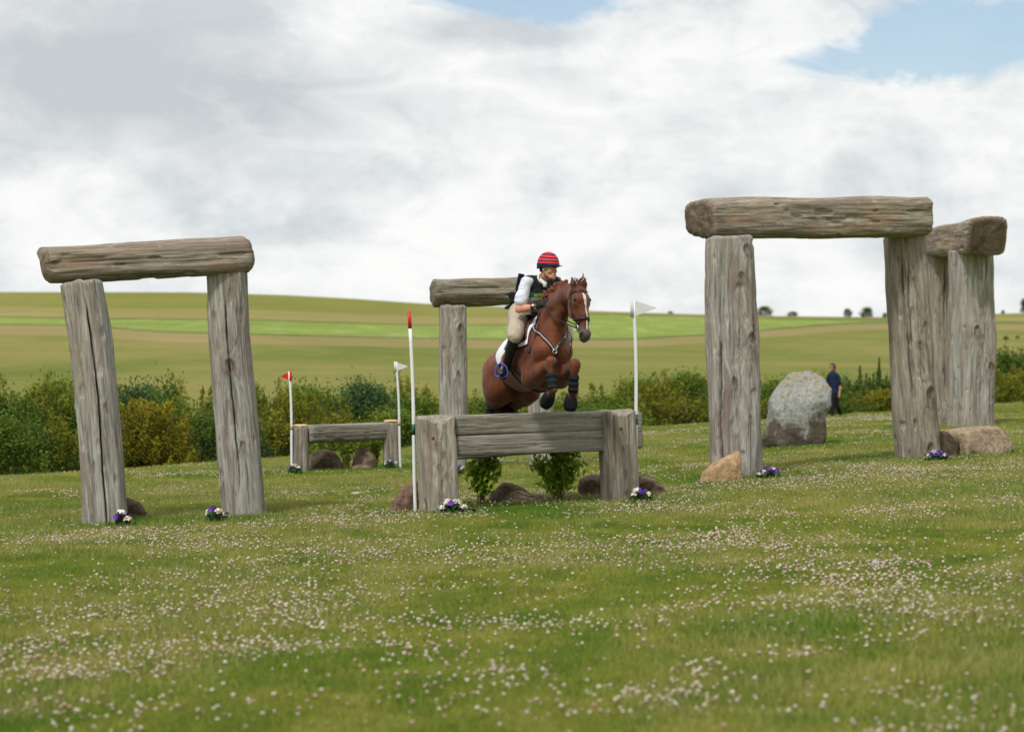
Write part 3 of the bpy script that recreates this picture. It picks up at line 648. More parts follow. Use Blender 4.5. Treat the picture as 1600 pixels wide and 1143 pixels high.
log('crossbeam', P(66, 412, Y1 + .02), P(389, 396, Y2 + .06), .385, .5, W_BEAM, arch, 3, knots=[(276, .39, .085), (255, .08, .05)], cracks=[(300, .3, .9, .025, .012), (245, .35, 1, .03, .012), (285, 0, .5, .02, .010), (262, .5, .95, .02, .009)], ends=(.5, .85), bev=.07, sq=4, slants=(-.1, 0))
# middle arch
a0 = G(708, 740); YM = a0[1] + .2; arch = thing('timber_arch', 'timber arch standing directly behind the rider and main jump', 'arch', tuple(a0 + [.7, .2, 0]), 'timber arches like standing stones')
log('upright', P(708, 745, YM), P(708, 477, YM), .42, .42, W_GREY, arch, 5, knots=[(290, .60, .055), (300, .86, .09), (205, .42, .05), (200, .2, .05)], cracks=[(228, .5, 1, .045, .015), (255, .3, .9, .02, .01), (282, 0, .6, .02, .01)], sq=4)
YM2 = YM + .55; log('upright', P(845, 742, YM2), P(847, 473, YM2), .42, .42, W_GREY, arch, 6, knots=[(280, .35, .05)], cracks=[(262, .1, .9, .03, .012)], sq=4)
log('crossbeam', P(675, 458, YM), P(874, 452, YM2), .405, .48, W_DULL, arch, 7, knots=[(262, .17, .085)], cracks=[(270, .25, 1, .03, .014), (290, .1, .9, .03, .012), (250, .3, 1, .025, .012), (306, 0, 1, .02, .012)], ends=(.3, .6), bev=.04, sq=3.6, rough=1.3)
# right arch
a0, b0 = G(1150, 750), G(1437, 719); Y1, Y2 = a0[1] + .3, b0[1] + .2
arch = thing('timber_arch', 'tallest timber arch, right of the jump, with a pale stone at its left foot', 'arch', tuple((a0 + b0) / 2), 'timber arches like standing stones')
log('upright', P(1150, 756, Y1), P(1141, 369, Y1), .67, .58, W_GREY, arch, 11, w1=.60, knots=[(303, .94, .085), (290, .83, .085), (205, .74, .05), (268, .41, .085), (308, .58, .11), (272, .29, .05), (300, .27, .04), (0, .43, .12)], cracks=[(238, .03, .62, .20, .017), (240, .5, .98, .05, .011), (262, .50, .98, .03, .014), (275, 0, .4, .03, .014), (285, .3, .7, .025, .01), (300, .02, .5, .02, .012), (315, .45, .75, .05, .02)], sq=3.6, rough=1.25)
log('upright', P(1437, 726, Y2), P(1415, 367, Y2), .65, .60, W_WARM, arch, 12, w1=.60, knots=[(290, .07, .10), (296, .60, .07), (283, .52, .06), (275, .80, .05), (190, .55, .05), (185, .75, .05), (183, .4, .04), (300, .3, .14)], cracks=[(250, .1, .95, .07, .011), (262, .35, .9, .05, .010), (235, 0, .8, .02, .01), (282, 0, .5, .025, .010), (300, .5, 1, .03, .016)], sq=4, rough=1.5)
log('crossbeam', P(1093, 340, Y1), P(1437, 340.5, Y2 - .1), .50, .62, W_BEAM, arch, 13, w1=.56, knots=[(262, .32, .12), (285, .55, .05), (268, .90, .10), (245, .40, .06)], cracks=[(290, .1, .7, .025, .012), (250, .2, .8, .03, .014), (275, .6, 1, .03, .012), (300, .4, 1, .02, .01), (258, .82, .98, .06, .03)], ends=(.9, .4), bev=.07, sq=4.6, rough=1.2)
# far right arch
a0 = G(1519, 669); Y1 = a0[1]; Y2 = Y1 * 1.055; arch = thing('timber_arch', 'rightmost timber arch, seen nearly end on, behind a long flat rock', 'arch', tuple(a0), 'timber arches like standing stones')
log('upright', P(1518, 672, Y1), P(1517, 391, Y1), .76, .7, W_GREY, arch, 15, w1=.76, yaw=.35, knots=[(255, .55, .12), (300, .35, .1)], cracks=[(285, .35, 1, .05, .014), (300, 0, .6, .04, .014), (262, .1, .5, .03, .012)], sq=5)
log('upright', P(1469, 672, Y2), P(1468, 398, Y2), .56, .6, W_WARM, arch, 16, w1=.54, yaw=.3, knots=[(285, .1, .12), (275, .85, .1)], cracks=[(262, .2, 1, .06, .014), (290, 0, .7, .05, .016), (275, .3, .9, .04, .012)], sq=4.5)
log('crossbeam', P(1461, 380, Y2 * 1.012), P(1542, 368, Y1 * .975), .60, .74, W_BEAM, arch, 17, w1=.70, knots=[(270, .45, .12)], cracks=[(280, .2, .9, .04, .02), (255, .1, .6, .04, .02)], ends=(.3, 1.0), bev=.06, sq=5.5, rough=1.0, slants=(0, .35))

# main jump
pl, pr = G(685, 805), G(966, 786); YL, YR = pl[1] + .16, pr[1] + .16
jump = thing('log_jump', 'main cross country jump of two stout posts and two stacked rails', 'jump', tuple((pl + pr) / 2), 'log jumps')
yaw = math.atan2(YR - YL, P(966, 700, YR)[0] - P(685, 700, YL)[0])
nk = [(262, .93, .03), (284, .88, .05), (275, .80, .03), (262, .72, .05), (282, .63, .04), (265, .50, .06), (285, .42, .05), (270, .32, .04), (258, .22, .05), (280, .15, .05), (268, .05, .04)]
post = log('post', P(686, 811, YL), P(680, 650, YL), .40, .42, W_JUMP, jump, 21, w1=.405, yaw=yaw * .6, knots=nk, cracks=[(238, 0, 1, .018, .02), (296, 0, 1, .018, .02), (222, 0, .22, .07, .03)], sq=5, top='scoop', kamp=.25, rough=.7, na=150, step=.014, bev=.02)
post2 = log('post', P(968, 792, YR), P(963, 640, YR), .385, .42, W_JUMP, jump, 22, w1=.385, yaw=yaw * .6, knots=[(275, .35, .05), (280, .15, .05), (270, .60, .045)], cracks=[(247, 0, 1, .035, .012), (292, 0, 1, .04, .012), (222, 0, .2, .05, .03)], sq=5, top='scoop', kamp=.25, rough=.7, na=150, step=.014, bev=.02)
YLa, YRa = YL + .02, YR + .0
log('rail', P(707, 664.5, YLa), P(941, 656, YRa), .232, .20, W_RAIL, jump, 23, w1=.222, knots=[(262, .7, .03)], cracks=[(275, .1, .6, .008, .008), (258, .5, 1, .008, .008)], sq=9, rough=.35, bev=.008)
log('rail', P(708, 697, YLa + .004), P(942, 688.5, YRa + .004), .230, .20, W_RAIL, jump, 24, w1=.245, cracks=[(282, .2, .9, .008, .008), (268, 0, .5, .008, .007)], sq=9, rough=.35, bev=.008)
log('rear_rail', P(660, 690, YL + .62), P(1001, 671, YR + .62), .44, .12, W_RAIL, jump, 25, w1=.45, sq=9, rough=.4, bev=.008)
for yy, px, pst in ((YL, 686, post), ): pass
M_RUST = simple('rusty_iron', (.16, .065, .035), .75, .4, .3, 60)
for (px, py, Yq, par) in [(676.5, 683.5, YL, post), (970.5, 669, YR, post2)]:
    b = MB(); c = P(px, py, Yq - .235); b.tube([c + [0, .05, 0], c, c - [0, .006, 0]], [.017, .017, .010], 8); b.build('bolt', M_RUST, par)
# far jump
pl, pr = G(469, 742), G(611, 733); YL, YR = pl[1] + .1, pr[1] + .1
fj = thing('log_jump', 'smaller far log jump with pale sawn post tops, between two pennants', 'jump', tuple((pl + pr) / 2), 'log jumps')
for (px0, px1, py0, py1, Yq, s) in [(469.5, 469, 746, 666, YL, 31), (612, 611, 737, 659, YR, 32)]:
    pst = log('post', P(px0, py0, Yq), P(px1, py1, Yq), 24.5 / FPX * Yq, .28, W_WARM, fj, s, cracks=[(262, .1, 1, .03, .012), (285, 0, .7, .03, .012)], sq=4.5, rough=.8, bev=.01, na=96)
    b = MB(); c = P(px1, py1 - 1.4, Yq); w = 11.8 / FPX * Yq; b.ball(c, 1, 3, (w * .86, .14, .022)); 
    V = b.V[0]; V[:, 0] = c[0] + np.sign(V[:, 0] - c[0]) * (np.abs((V[:, 0] - c[0]) / w) ** .35) * w; b.V[0] = V; b.build('sawn_top', W_FRESH, pst)
log('rail', P(481, 677.5, YL), P(601, 672.5, YR), 26.5 / FPX * YL, .24, W_RAIL, fj, 33, cracks=[(268, .1, .9, .03, .01)], knots=[(285, .5, .03), (275, .75, .05)], sq=7, rough=.7, bev=.01, na=96)

# ------------------------------------------------------------------ stones
def rock(name, outline, Yd, depth, mat, label, seed=0, facets=10, rough=.085, box=.6, sub=5, cat='rock'):
    pts = np.array([P(x, y, Yd)[[0, 2]] for x, y in outline]); cen = (pts.min(0) + pts.max(0)) / 2
    V, T = ICO(sub); r = np.random.default_rng(seed); ang = np.arctan2(V[:, 2], V[:, 0]); cc = np.hypot(V[:, 0], V[:, 2])
    rel = pts - cen; rs_ = np.zeros(len(V)); n = len(rel)
    ca, sa = np.cos(ang), np.sin(ang)
    for i in range(n):                                            # distance to the outline along each direction
        a, b_ = rel[i], rel[(i + 1) % n]; e = b_ - a; den = ca * e[1] - sa * e[0]; den = np.where(np.abs(den) < 1e-9, 1e-9, den)
        tt = (a[0] * e[1] - a[1] * e[0]) / den; uu = (a[0] * sa - a[1] * ca) / den
        okk = (tt > 0) & (uu >= -1e-6) & (uu <= 1 + 1e-6); rs_ = np.where(okk, np.maximum(rs_, tt), rs_)
    rs_ = np.maximum(rs_, .01); size = rel.ptp(0).max() if hasattr(rel, 'ptp') else np.ptp(rel, 0).max()
    g = np.clip(cc, 0, 1) ** box; Yl = np.sign(V[:, 1]) * np.abs(V[:, 1]) ** .75 * depth / 2
    Q = np.stack([ca * rs_ * g, Yl, sa * rs_ * g], 1)
    for f in range(facets):                                       # flat broken faces
        nn = r.normal(size=3); nn[1] -= .9; nn /= np.linalg.norm(nn); h = (Q @ nn).max() * r.uniform(.66, .9); ov = np.clip(Q @ nn - h, 0, None); Q = Q - nn * ov[:, None] * .85 * (np.abs(V[:, 1])[:, None] ** .7)
    nz = fbm(Q / size * 3.2 + seed, 5, seed, .55); rid = np.abs(fbm(Q / size * 2.2 + seed * 2, 4, seed + 5))
    Q = Q + V * (nz * rough * size * .55 - rid * rough * size * .5 + rough * size * .1)[:, None] * (.35 + .65 * np.abs(V[:, 1]))[:, None]
    W = Q + np.array([cen[0], Yd, cen[1]]); zg = terrain(W[:, 0], W[:, 1]) - .06; W[:, 2] = np.where(sa < -.3, np.minimum(W[:, 2], np.maximum(zg, W[:, 2] - .1)), W[:, 2])
    return props(mk(name, W, T, mat), label, cat)
RK_RED = rockmat('red_sandstone', (.15, .085, .062), (.25, .15, .11), (.36, .27, .19)); RK_BRN = rockmat('brown_stone', (.11, .078, .055), (.20, .145, .10), (.32, .25, .175))
RK_TAN = rockmat('tan_sandstone', (.38, .24, .125), (.47, .31, .165), (.58, .43, .27), sc=.8); RK_PAL = rockmat('pale_banded_sandstone', (.26, .18, .115), (.40, .31, .21), (.50, .43, .33))
RK_GRY = rockmat('grey_sarsen', (.17, .155, .125), (.27, .255, .22), (.36, .35, .31), lichen=.95, orange=.9)
RK_LOG = rockmat('dark_brown_stone', (.075, .055, .035), (.13, .095, .06), (.19, .145, .09))
c5 = lambda L: [(590 + x / 3.478, 630 + y / 3.478) for x, y in L]
YJ = G(640, 804)[1]
rock('boulder', c5([(42, 612), (60, 560), (130, 470), (195, 415), (222, 420), (235, 480), (235, 612)]), YJ + .25, .5, RK_RED, 'reddish pointed rock leaning at the left post of the main jump', 3, 9)
rock('boulder', c5([(585, 590), (610, 490), (680, 425), (730, 425), (800, 465), (830, 490), (905, 495), (922, 520), (922, 585)]), YJ + 1.1, .6, RK_BRN, 'long low brown rock between two leafy bushes under main jump', 5, 11)
rock('boulder', c5([(1085, 455), (1100, 405), (1160, 385), (1240, 385), (1250, 560), (1140, 562), (1128, 510), (1090, 480)]), YJ + 1.75, .45, RK_BRN, 'undercut brown rock against inside of the right jump post', 8, 8)
rock('boulder', c5([(1408, 440), (1418, 395), (1480, 392), (1555, 450), (1567, 500), (1562, 540), (1430, 545)]), YJ + 1.5, .5, rockmat('light_brown_stone', (.14, .10, .065), (.25, .185, .125), (.36, .29, .21)), 'light brown rock outside the right post of the main jump', 10, 8)
rock('boulder', [(131, 822), (130, 785), (150, 776), (200, 776), (218, 784), (232, 801), (228, 816), (212, 825)], G(180, 820)[1] + .75, .5, RK_LOG, 'dark brown rock behind the left foot of the leftmost arch', 12, 6)
rock('boulder', [(1085, 758), (1093, 742), (1115, 722), (1155, 703), (1158, 715), (1158, 733), (1164, 758)], G(1125, 758)[1] + .2, .5, RK_TAN, 'pale sandy wedge shaped rock at left foot of tallest arch', 14, 5, .03)
rock('boulder', [(1473, 717), (1473, 672), (1530, 664), (1560, 666), (1569, 676), (1581, 690), (1577, 708), (1540, 711)], G(1520, 716)[1] + .45, .8, RK_PAL, 'long flat banded sandstone rock right of tallest arch', 16, 12, .06, .5)
rock('boulder', [(1471, 717), (1470, 673), (1480, 674), (1497, 689), (1495, 716)], G(1485, 718)[1] + .05, .3, RK_LOG, 'dark brown rock block between tallest arch and flat sandstone', 17, 3, .02, .35)
c7 = lambda L: [(1170 + x / 7.14, 560 + y / 7.14) for x, y in L]
rock('standing_stone', c7([(115, 850), (150, 820), (205, 650), (212, 470), (270, 380), (350, 260), (430, 180), (490, 148), (560, 150), (650, 130), (760, 165), (850, 230), (918, 340), (915, 520), (875, 640), (860, 780), (850, 1010), (590, 1045), (300, 1055), (140, 1060), (122, 960)]), G(1240, 702)[1] + .3, .85, RK_GRY, 'tall rounded grey standing stone with orange lichen, beside the walker', 24, 14, .06, .55, 6, 'standing stone')
cf = lambda L: [(440 + x / 7.62, 640 + y / 7.62) for x, y in L]; YF = G(540, 737)[1]
rock('boulder', cf([(335, 560), (380, 500), (430, 472), (560, 480), (640, 510), (700, 590), (735, 650), (730, 755), (360, 760), (335, 680)]), YF + .3, .5, RK_LOG, 'round dark brown rock under the left of the far jump', 31, 7)
rock('boulder', cf([(790, 730), (850, 620), (880, 500), (940, 435), (990, 440), (1100, 530), (1145, 620), (1150, 690), (1120, 740)]), YF + .6, .5, RK_BRN, 'peaked dark rock under the right of the far jump', 33, 5)
rock('boulder', cf([(785, 745), (850, 670), (930, 650), (1060, 670), (1105, 745)]), YF + .15, .35, rockmat('pinkish_stone', (.16, .11, .08), (.25, .17, .125), (.33, .25, .19)), 'low pinkish rock in front of the peaked rock, far jump', 35, 4)

# ------------------------------------------------------------------ marker poles and pennants
M_WHITE = simple('white_paint', (.72, .74, .74), .45, .4, .05, 8); M_RED = simple('red_paint', (.55, .022, .022), .45, .4, .08, 10); M_GREEN = simple('dark_green_tape', (.012, .085, .06), .5, .4, .1, 10)
M_FLAG = simple('white_pennant_cloth', (.60, .62, .61), .8, .2, .06, 14); M_FRED = simple('red_pennant_cloth', (.62, .02, .025), .7, .2, .08, 14); M_BUFF = simple('buff_tape', (.42, .28, .14), .7, .2, .1, 10)
def pole(name, pt, pb, Y, r, label, cap=None, tape=None, flag=None, tmat=None, group='marker poles beside the jumps'):
    top, bot_ = P(*pt, Y), P(*pb, Y); base = bot_.copy(); base[2] = float(terrain(bot_[0], bot_[1])) - .05; root = thing(name, label, 'marker pole', tuple(base), group)
    f = lambda s: top + (bot_ - top) * s
    bend = lambda s: f(s) + np.array([.012 * math.sin(s * 5), .0, 0])
    c = (cap or 0); ss = np.linspace(c, 1, 14); b = MB(); b.tube([bend(s) for s in ss] + [bend(1) - [0, 0, .12]], r, 14); b.build('pole', M_WHITE, root)
    if cap: b = MB(); b.tube([bend(0), bend(cap)], r * 1.03, 14); b.build('red_tip', M_RED, root)
    if tape: b = MB(); b.tube([bend(tape[0]), bend(tape[1])], r * 1.08, 14); b.build('tape', tmat or M_GREEN, root)
    if flag:
        pts, mt = flag; n = 9; V = []; (ax, ay), (bx, by), (tx_, ty_) = pts      # hoist top, hoist bottom, tip
        for i in range(n + 1):
            s = i / n; w = .012 * math.sin(s * 6) * s
            for (qx, qy) in ((ax + (tx_ - ax) * s, ay + (ty_ - ay) * s), (bx + (tx_ - bx) * s, by + (ty_ - by) * s)): V.append(P(qx, qy, Y) + [0, w, 0])
        V = np.array(V); m = len(V); V = np.vstack([V - [0, .003, 0], V + [0, .003, 0]])
        Q = [[2 * i, 2 * i + 2, 2 * i + 3, 2 * i + 1] for i in range(n)] + [[m + 2 * i, m + 2 * i + 1, m + 2 * i + 3, m + 2 * i + 2] for i in range(n)]
        Q += [[2 * i, m + 2 * i, m + 2 * i + 2, 2 * i + 2] for i in range(n)] + [[2 * i + 1, 2 * i + 3, m + 2 * i + 3, m + 2 * i + 1] for i in range(n)] + [[0, 1, m + 1, m]]
        fl = mk('pennant', V, np.array(Q), mt, root, smooth=False)
        b = MB(); b.tube([P(ax, ay - .3, Y), P(bx, by + .3, Y)], r * 1.25, 12); b.build('sleeve', mt, fl)
Y_l, Y_r = G(651, 805)[1], G(996, 747)[1]
pole('marker_pole', (639, 486), (651, 805), Y_l, .020, 'tall red tipped white pole at left post of main jump', cap=.085, tape=(.553, .605))
pole('marker_pole', (990, 469), (996, 760), G(990, 786)[1] + .35, .020, 'white pole with white pennant at right post of main jump', tape=(.612, .668), flag=([(988, 468), (988.5, 495), (1027, 481)], M_FLAG))
pole('marker_pole', (452, 580), (457.5, 743), G(457, 743)[1], .019, 'far left pole with the only red pennant', tape=(.52, .56), tmat=M_BUFF, flag=([(453.5, 580), (454, 594.5), (437.5, 588)], M_FRED))
pole('marker_pole', (619, 565), (627, 734), G(627, 734)[1], .019, 'thin white pole with small white pennant at far jump', tape=(.55, .59), tmat=M_BUFF, flag=([(617.5, 565), (618.5, 580), (638, 572)], M_FLAG))

# ------------------------------------------------------------------ posies and bushes
M_PUR = [simple('violet_petal', (.15, .06, .36), .7, .2, .3, 60), simple('deep_violet_petal', (.08, .03, .24), .7, .2, .3, 60)]
M_WPT = [simple('white_petal', (.70, .68, .62), .7, .2, .1, 60), simple('cream_petal', (.66, .56, .44), .7, .2, .1, 60)]
M_PLF = leafmat('posy_leaf', (.012, .04, .012), (.05, .12, .03))
def blossom_mesh(seed, r):
    g = np.random.default_rng(seed); C = []; V = []; n = 26
    for i in range(n):
        u = g.normal(size=3); u[2] = abs(u[2]) * .9 + .05; u /= np.linalg.norm(u); a = np.cross(u, g.normal(size=3)); a /= np.linalg.norm(a); b_ = np.cross(u, a); s = r * .55; c = u * r * g.uniform(.5, .95)
        V += [c - a * s, c + b_ * s * .8 + u * s * .3, c + a * s, c - b_ * s * .8 + u * s * .3]
    return np.array(V), np.arange(4 * n).reshape(-1, 4)
def posy(px, py, w, pattern, label, seed):
    g0 = G(px, py + 3); g0[1] -= .26; g0[2] = float(terrain(g0[0], g0[1])) + .03; root = thing('posy', label, 'flower bunch', tuple(g0), 'artificial flower bunches at the feet of the posts'); g = np.random.default_rng(seed)
    n = 160; C = g.normal(size=(n, 3)) * [w * .26, .06, .03] + [0, 0, .06]; C[:, 2] = np.abs(C[:, 2]); V, Q = leaves(C, .032, r=g); mk('foliage', V + g0, Q, M_PLF, root, smooth=False, attrs={'tint': np.repeat(g.uniform(0, 1, n), 4)})
    for i, k in enumerate(pattern):
        s = (i + .5) / len(pattern) - .5; V, Q = blossom_mesh(seed * 31 + i, g.uniform(.034, .050)); c = g0 + [s * w, g.uniform(-.06, .04), .06 + .075 * (1 - (2 * s) ** 2) * g.uniform(.5, 1.25)]
        mk('blossom', V + c, Q, (M_PUR if k in 'pP' else M_WPT)[k in 'Pc'], root, smooth=False)
posy(197, 822, .17, 'pPwpc', 'purple and white posy at left foot of the leftmost arch', 1); posy(341, 814, .16, 'wpPpcw', 'posy beside right foot of the leftmost arch', 2)
posy(708, 803, .28, 'wcwppwwc', 'white and purple posy at foot of left jump post', 3); posy(1000, 783, .20, 'wwpPpc', 'posy between right jump post and light brown rock', 4)
posy(1198, 747, .27, 'cpwppPwpp', 'purple posy in grass right of the pale wedge rock', 5); posy(1461, 720, .28, 'wpwpPpcwp', 'posy below the hole in the tallest arch right upright', 6)
posy(463, 741, .16, 'pcw', 'tiny posy at left post of far jump', 7); posy(612, 731, .18, 'wwpc', 'small white and violet posy at right post of far jump', 8); posy(716, 741, .2, 'cwpc', 'pinkish posy glimpsed behind main jump at arch foot', 9)
L_LAU = leafmat('laurel_leaf', (.05, .115, .012), (.25, .37, .035), (.50, .54, .08), .45)
def bush(name, x0, x1, ytop, ybase, Yd, label, seed, n=620, hh=None):
    g = np.random.default_rng(seed); c = P((x0 + x1) / 2, ybase, Yd); c[2] = float(terrain(c[0], c[1])); W = (x1 - x0) / FPX * Yd; H = (ybase - ytop) / FPX * Yd
    root = thing(name, label, 'bush', tuple(c), 'leafy bushes under the jumps'); b = MB(); C = []; tint = []
    for s in range(9):
        th = g.uniform(0, 6.28); e = W * g.uniform(.12, .42); tip = np.array([e * math.cos(th), e * .6 * math.sin(th), H * g.uniform(.6, 1.0)])
        pts = catmull([(0.03 * math.cos(th), .03 * math.sin(th), -.03), tip * [.35, .35, .4] + g.normal(size=3) * .02, tip * [.8, .8, .75] + g.normal(size=3) * .02, tip], 10) + c; b.tube(pts, np.linspace(.009, .003, 10), 5)
        m = n // 9; tt = g.uniform(.18, 1, m) ** .8; q = np.stack([np.interp(tt, np.linspace(0, 1, 10), pts[:, k]) for k in range(3)], 1) + g.normal(size=(m, 3)) * [W * .10, W * .08, H * .05]; C.append(q); tint.append(np.clip(g.normal(.45, .25, m), 0, 1))
    b.build('stem', simple('twig', (.14, .085, .055), .85, .2, .3, 40), root); C = np.concatenate(C); tint = np.concatenate(tint); n = len(C)
    nrm = g.normal(size=(n, 3)); nrm[:, 2] = np.abs(nrm[:, 2]) * .8 + .3; nrm[:, 1] -= .4; nrm /= np.linalg.norm(nrm, axis=1)[:, None]; a = np.cross(nrm, g.normal(size=(n, 3))); a /= np.linalg.norm(a, axis=1)[:, None]; a[:, 2] -= .3; bb = np.cross(nrm, a); s = g.uniform(.024, .045, n)[:, None] * (H / .62)
    fo = nrm * s * .18; V = np.stack([C - a * s, C - a * s * .2 + bb * s * .46 + fo, C + a * s, C - a * s * .2 - bb * s * .46 + fo, C - a * s * .1], 1).reshape(-1, 3); q = np.arange(n)[:, None] * 5
    f = mk('leaf', V, [np.concatenate([q + [0, 4, 1], q + [4, 2, 1], q + [0, 3, 4], q + [4, 3, 2]])], L_LAU, root, smooth=False, attrs={'tint': np.repeat(tint, 5)}); f['kind'] = 'stuff'
bush('laurel_bush', 716, 784, 700, 803, YJ + .75, 'left leafy bush with reddish stem under the main jump', 41, 760); bush('laurel_bush', 832, 912, 700, 798, YJ + 1.0, 'right leafy bush under the main jump, spreading right', 42, 900)
bush('laurel_bush', 484, 520, 688, 740, YF + .75, 'left small leafy bush under the far jump', 43, 420); bush('laurel_bush', 524, 560, 688, 740, YF + .8, 'middle small leafy bush between rocks of the far jump', 44, 420); bush('laurel_bush', 572, 600, 688, 738, YF + .9, 'right small leafy bush under the far jump', 45, 380)
# ------------------------------------------------------------------ smooth bodies: distance field of tapered limbs -> one continuous mesh
def cone(a, b, ra, rb, k=.04): return ('c', np.array(a, float), np.array(b, float), ra, rb, k)
def ell(c, rad, ax=None, k=.04): return ('e', np.array(c, float), np.array(rad, float), np.eye(3) if ax is None else np.array(ax, float), k)
def sdf_grid(prims, res, cut=()):
    lo, hi = np.full(3, 1e9), np.full(3, -1e9); bb = []
    for p in prims:
        if p[0] == 'c': m = max(p[3], p[4]); a, b = np.minimum(p[1], p[2]) - m, np.maximum(p[1], p[2]) + m
        else: m = np.abs(p[3].T * p[2]).sum(1); a, b = p[1] - m, p[1] + m
        bb.append((a, b)); lo, hi = np.minimum(lo, a), np.maximum(hi, b)
    lo = lo - 3 * res; n = np.ceil((hi + 3 * res - lo) / res).astype(int) + 1
    D = np.full(n, 1.0, np.float32)
    for p, (a, b) in zip(prims, bb):
        k = p[-1]; mg = 2.2 * k + 3 * res
        i0 = np.clip(np.floor((a - mg - lo) / res).astype(int), 0, n); i1 = np.clip(np.ceil((b + mg - lo) / res).astype(int) + 1, 0, n)
        g = [lo[q] + res * np.arange(i0[q], i1[q]) for q in range(3)]; X, Y, Z = np.meshgrid(*g, indexing='ij', sparse=True)
        if p[0] == 'c':
            A, B, ra, rb = p[1:5]; e = B - A; L2 = e @ e + 1e-12
            t = np.clip(((X - A[0]) * e[0] + (Y - A[1]) * e[1] + (Z - A[2]) * e[2]) / L2, 0, 1)
            d = np.sqrt((X - A[0] - t * e[0]) ** 2 + (Y - A[1] - t * e[1]) ** 2 + (Z - A[2] - t * e[2]) ** 2) - (ra + (rb - ra) * t)
        else:
            C, rad, ax = p[1:4]; q = [((X - C[0]) * ax[i][0] + (Y - C[1]) * ax[i][1] + (Z - C[2]) * ax[i][2]) for i in range(3)]
            k0 = np.sqrt(sum((q[i] / rad[i]) ** 2 for i in range(3))); k1 = np.sqrt(sum((q[i] / rad[i] ** 2) ** 2 for i in range(3))) + 1e-9
            d = k0 * (k0 - 1) / k1
        s = (slice(i0[0], i1[0]), slice(i0[1], i1[1]), slice(i0[2], i1[2])); O_ = D[s]
        h = np.maximum(k - np.abs(O_ - d), 0) / k; D[s] = np.minimum(O_, d) - h * h * k * .25
    G3 = None
    for (pt, nr_) in cut:                                         # remove what lies on the outer side of a plane
        X, Y, Z = np.meshgrid(*[lo[q] + res * np.arange(n[q]) for q in range(3)], indexing='ij', sparse=True)
        D = np.maximum(D, ((X - pt[0]) * nr_[0] + (Y - pt[1]) * nr_[1] + (Z - pt[2]) * nr_[2]).astype(np.float32))
    return D, lo, res
def surface_net(D, lo, res):
    S = D < 0; nx, ny, nz = D.shape; acc = np.zeros((nx - 1, ny - 1, nz - 1, 3), np.float32); cnt_ = np.zeros((nx - 1, ny - 1, nz - 1), np.float32)
    for ax in range(3):
        sl0 = [slice(None)] * 3; sl1 = [slice(None)] * 3; sl0[ax] = slice(0, -1); sl1[ax] = slice(1, None)
        a, b = D[tuple(sl0)], D[tuple(sl1)]; cr = (a < 0) != (b < 0); I = np.argwhere(cr); t = a[cr] / (a[cr] - b[cr]); o1, o2 = [q for q in range(3) if q != ax]
        pos = I.astype(np.float32); pos[:, ax] += t
        for d1 in (0, -1):
            for d2 in (0, -1):
                J = I.copy(); J[:, o1] += d1; J[:, o2] += d2; ok = (J >= 0).all(1) & (J[:, 0] < nx - 1) & (J[:, 1] < ny - 1) & (J[:, 2] < nz - 1); J = J[ok]
                np.add.at(acc, (J[:, 0], J[:, 1], J[:, 2]), pos[ok]); np.add.at(cnt_, (J[:, 0], J[:, 1], J[:, 2]), 1)
    act = cnt_ > 0; idx = -np.ones(act.shape, np.int64); idx[act] = np.arange(act.sum()); V = acc[act] / cnt_[act][:, None] * res + lo
    F = []
    for ax in range(3):
        sl0 = [slice(None)] * 3; sl1 = [slice(None)] * 3; sl0[ax] = slice(0, -1); sl1[ax] = slice(1, None)
        a, b = D[tuple(sl0)] < 0, D[tuple(sl1)] < 0; I = np.argwhere(a != b); o1, o2 = [(1, 2), (2, 0), (0, 1)][ax]
        I = I[(I[:, o1] > 0) & (I[:, o2] > 0) & (I[:, o1] < D.shape[o1] - 1) & (I[:, o2] < D.shape[o2] - 1)]; flip = a[I[:, 0], I[:, 1], I[:, 2]]
        def at(d1, d2): J = I.copy(); J[:, o1] += d1; J[:, o2] += d2; return idx[J[:, 0], J[:, 1], J[:, 2]]
        q = np.stack([at(-1, -1), at(0, -1), at(0, 0), at(-1, 0)], 1); q[~flip] = q[~flip][:, ::-1]; F.append(q)
    return V, np.concatenate(F)
def relax(V, F, it=2, f=.5):
    for _ in range(it):
        S = np.zeros_like(V); c = np.zeros(len(V))
        for a in range(4):
            b = F[:, (a + 1) % 4]; np.add.at(S, F[:, a], V[b]); np.add.at(c, F[:, a], 1); np.add.at(S, b, V[F[:, a]]); np.add.at(c, b, 1)
        V = V + f * (S / np.maximum(c, 1)[:, None] - V)
    return V
def body_mesh(prims, res, cut=(), smooth=2): 
    V, F = surface_net(*sdf_grid(prims, res, cut)); return relax(V, F, smooth), F
def grow(prims, d): return [(p[0], p[1], p[2], p[3] + d, p[4] + d, p[5]) if p[0] == 'c' else (p[0], p[1], p[2] + d, p[3], p[4]) for p in prims]
def bvh(V, F): return BVHTree.FromPolygons([Vector(v) for v in V], [tuple(int(a) for a in f) for f in F])
def mirror_pts(*pts): return [MIR(p) for p in pts]

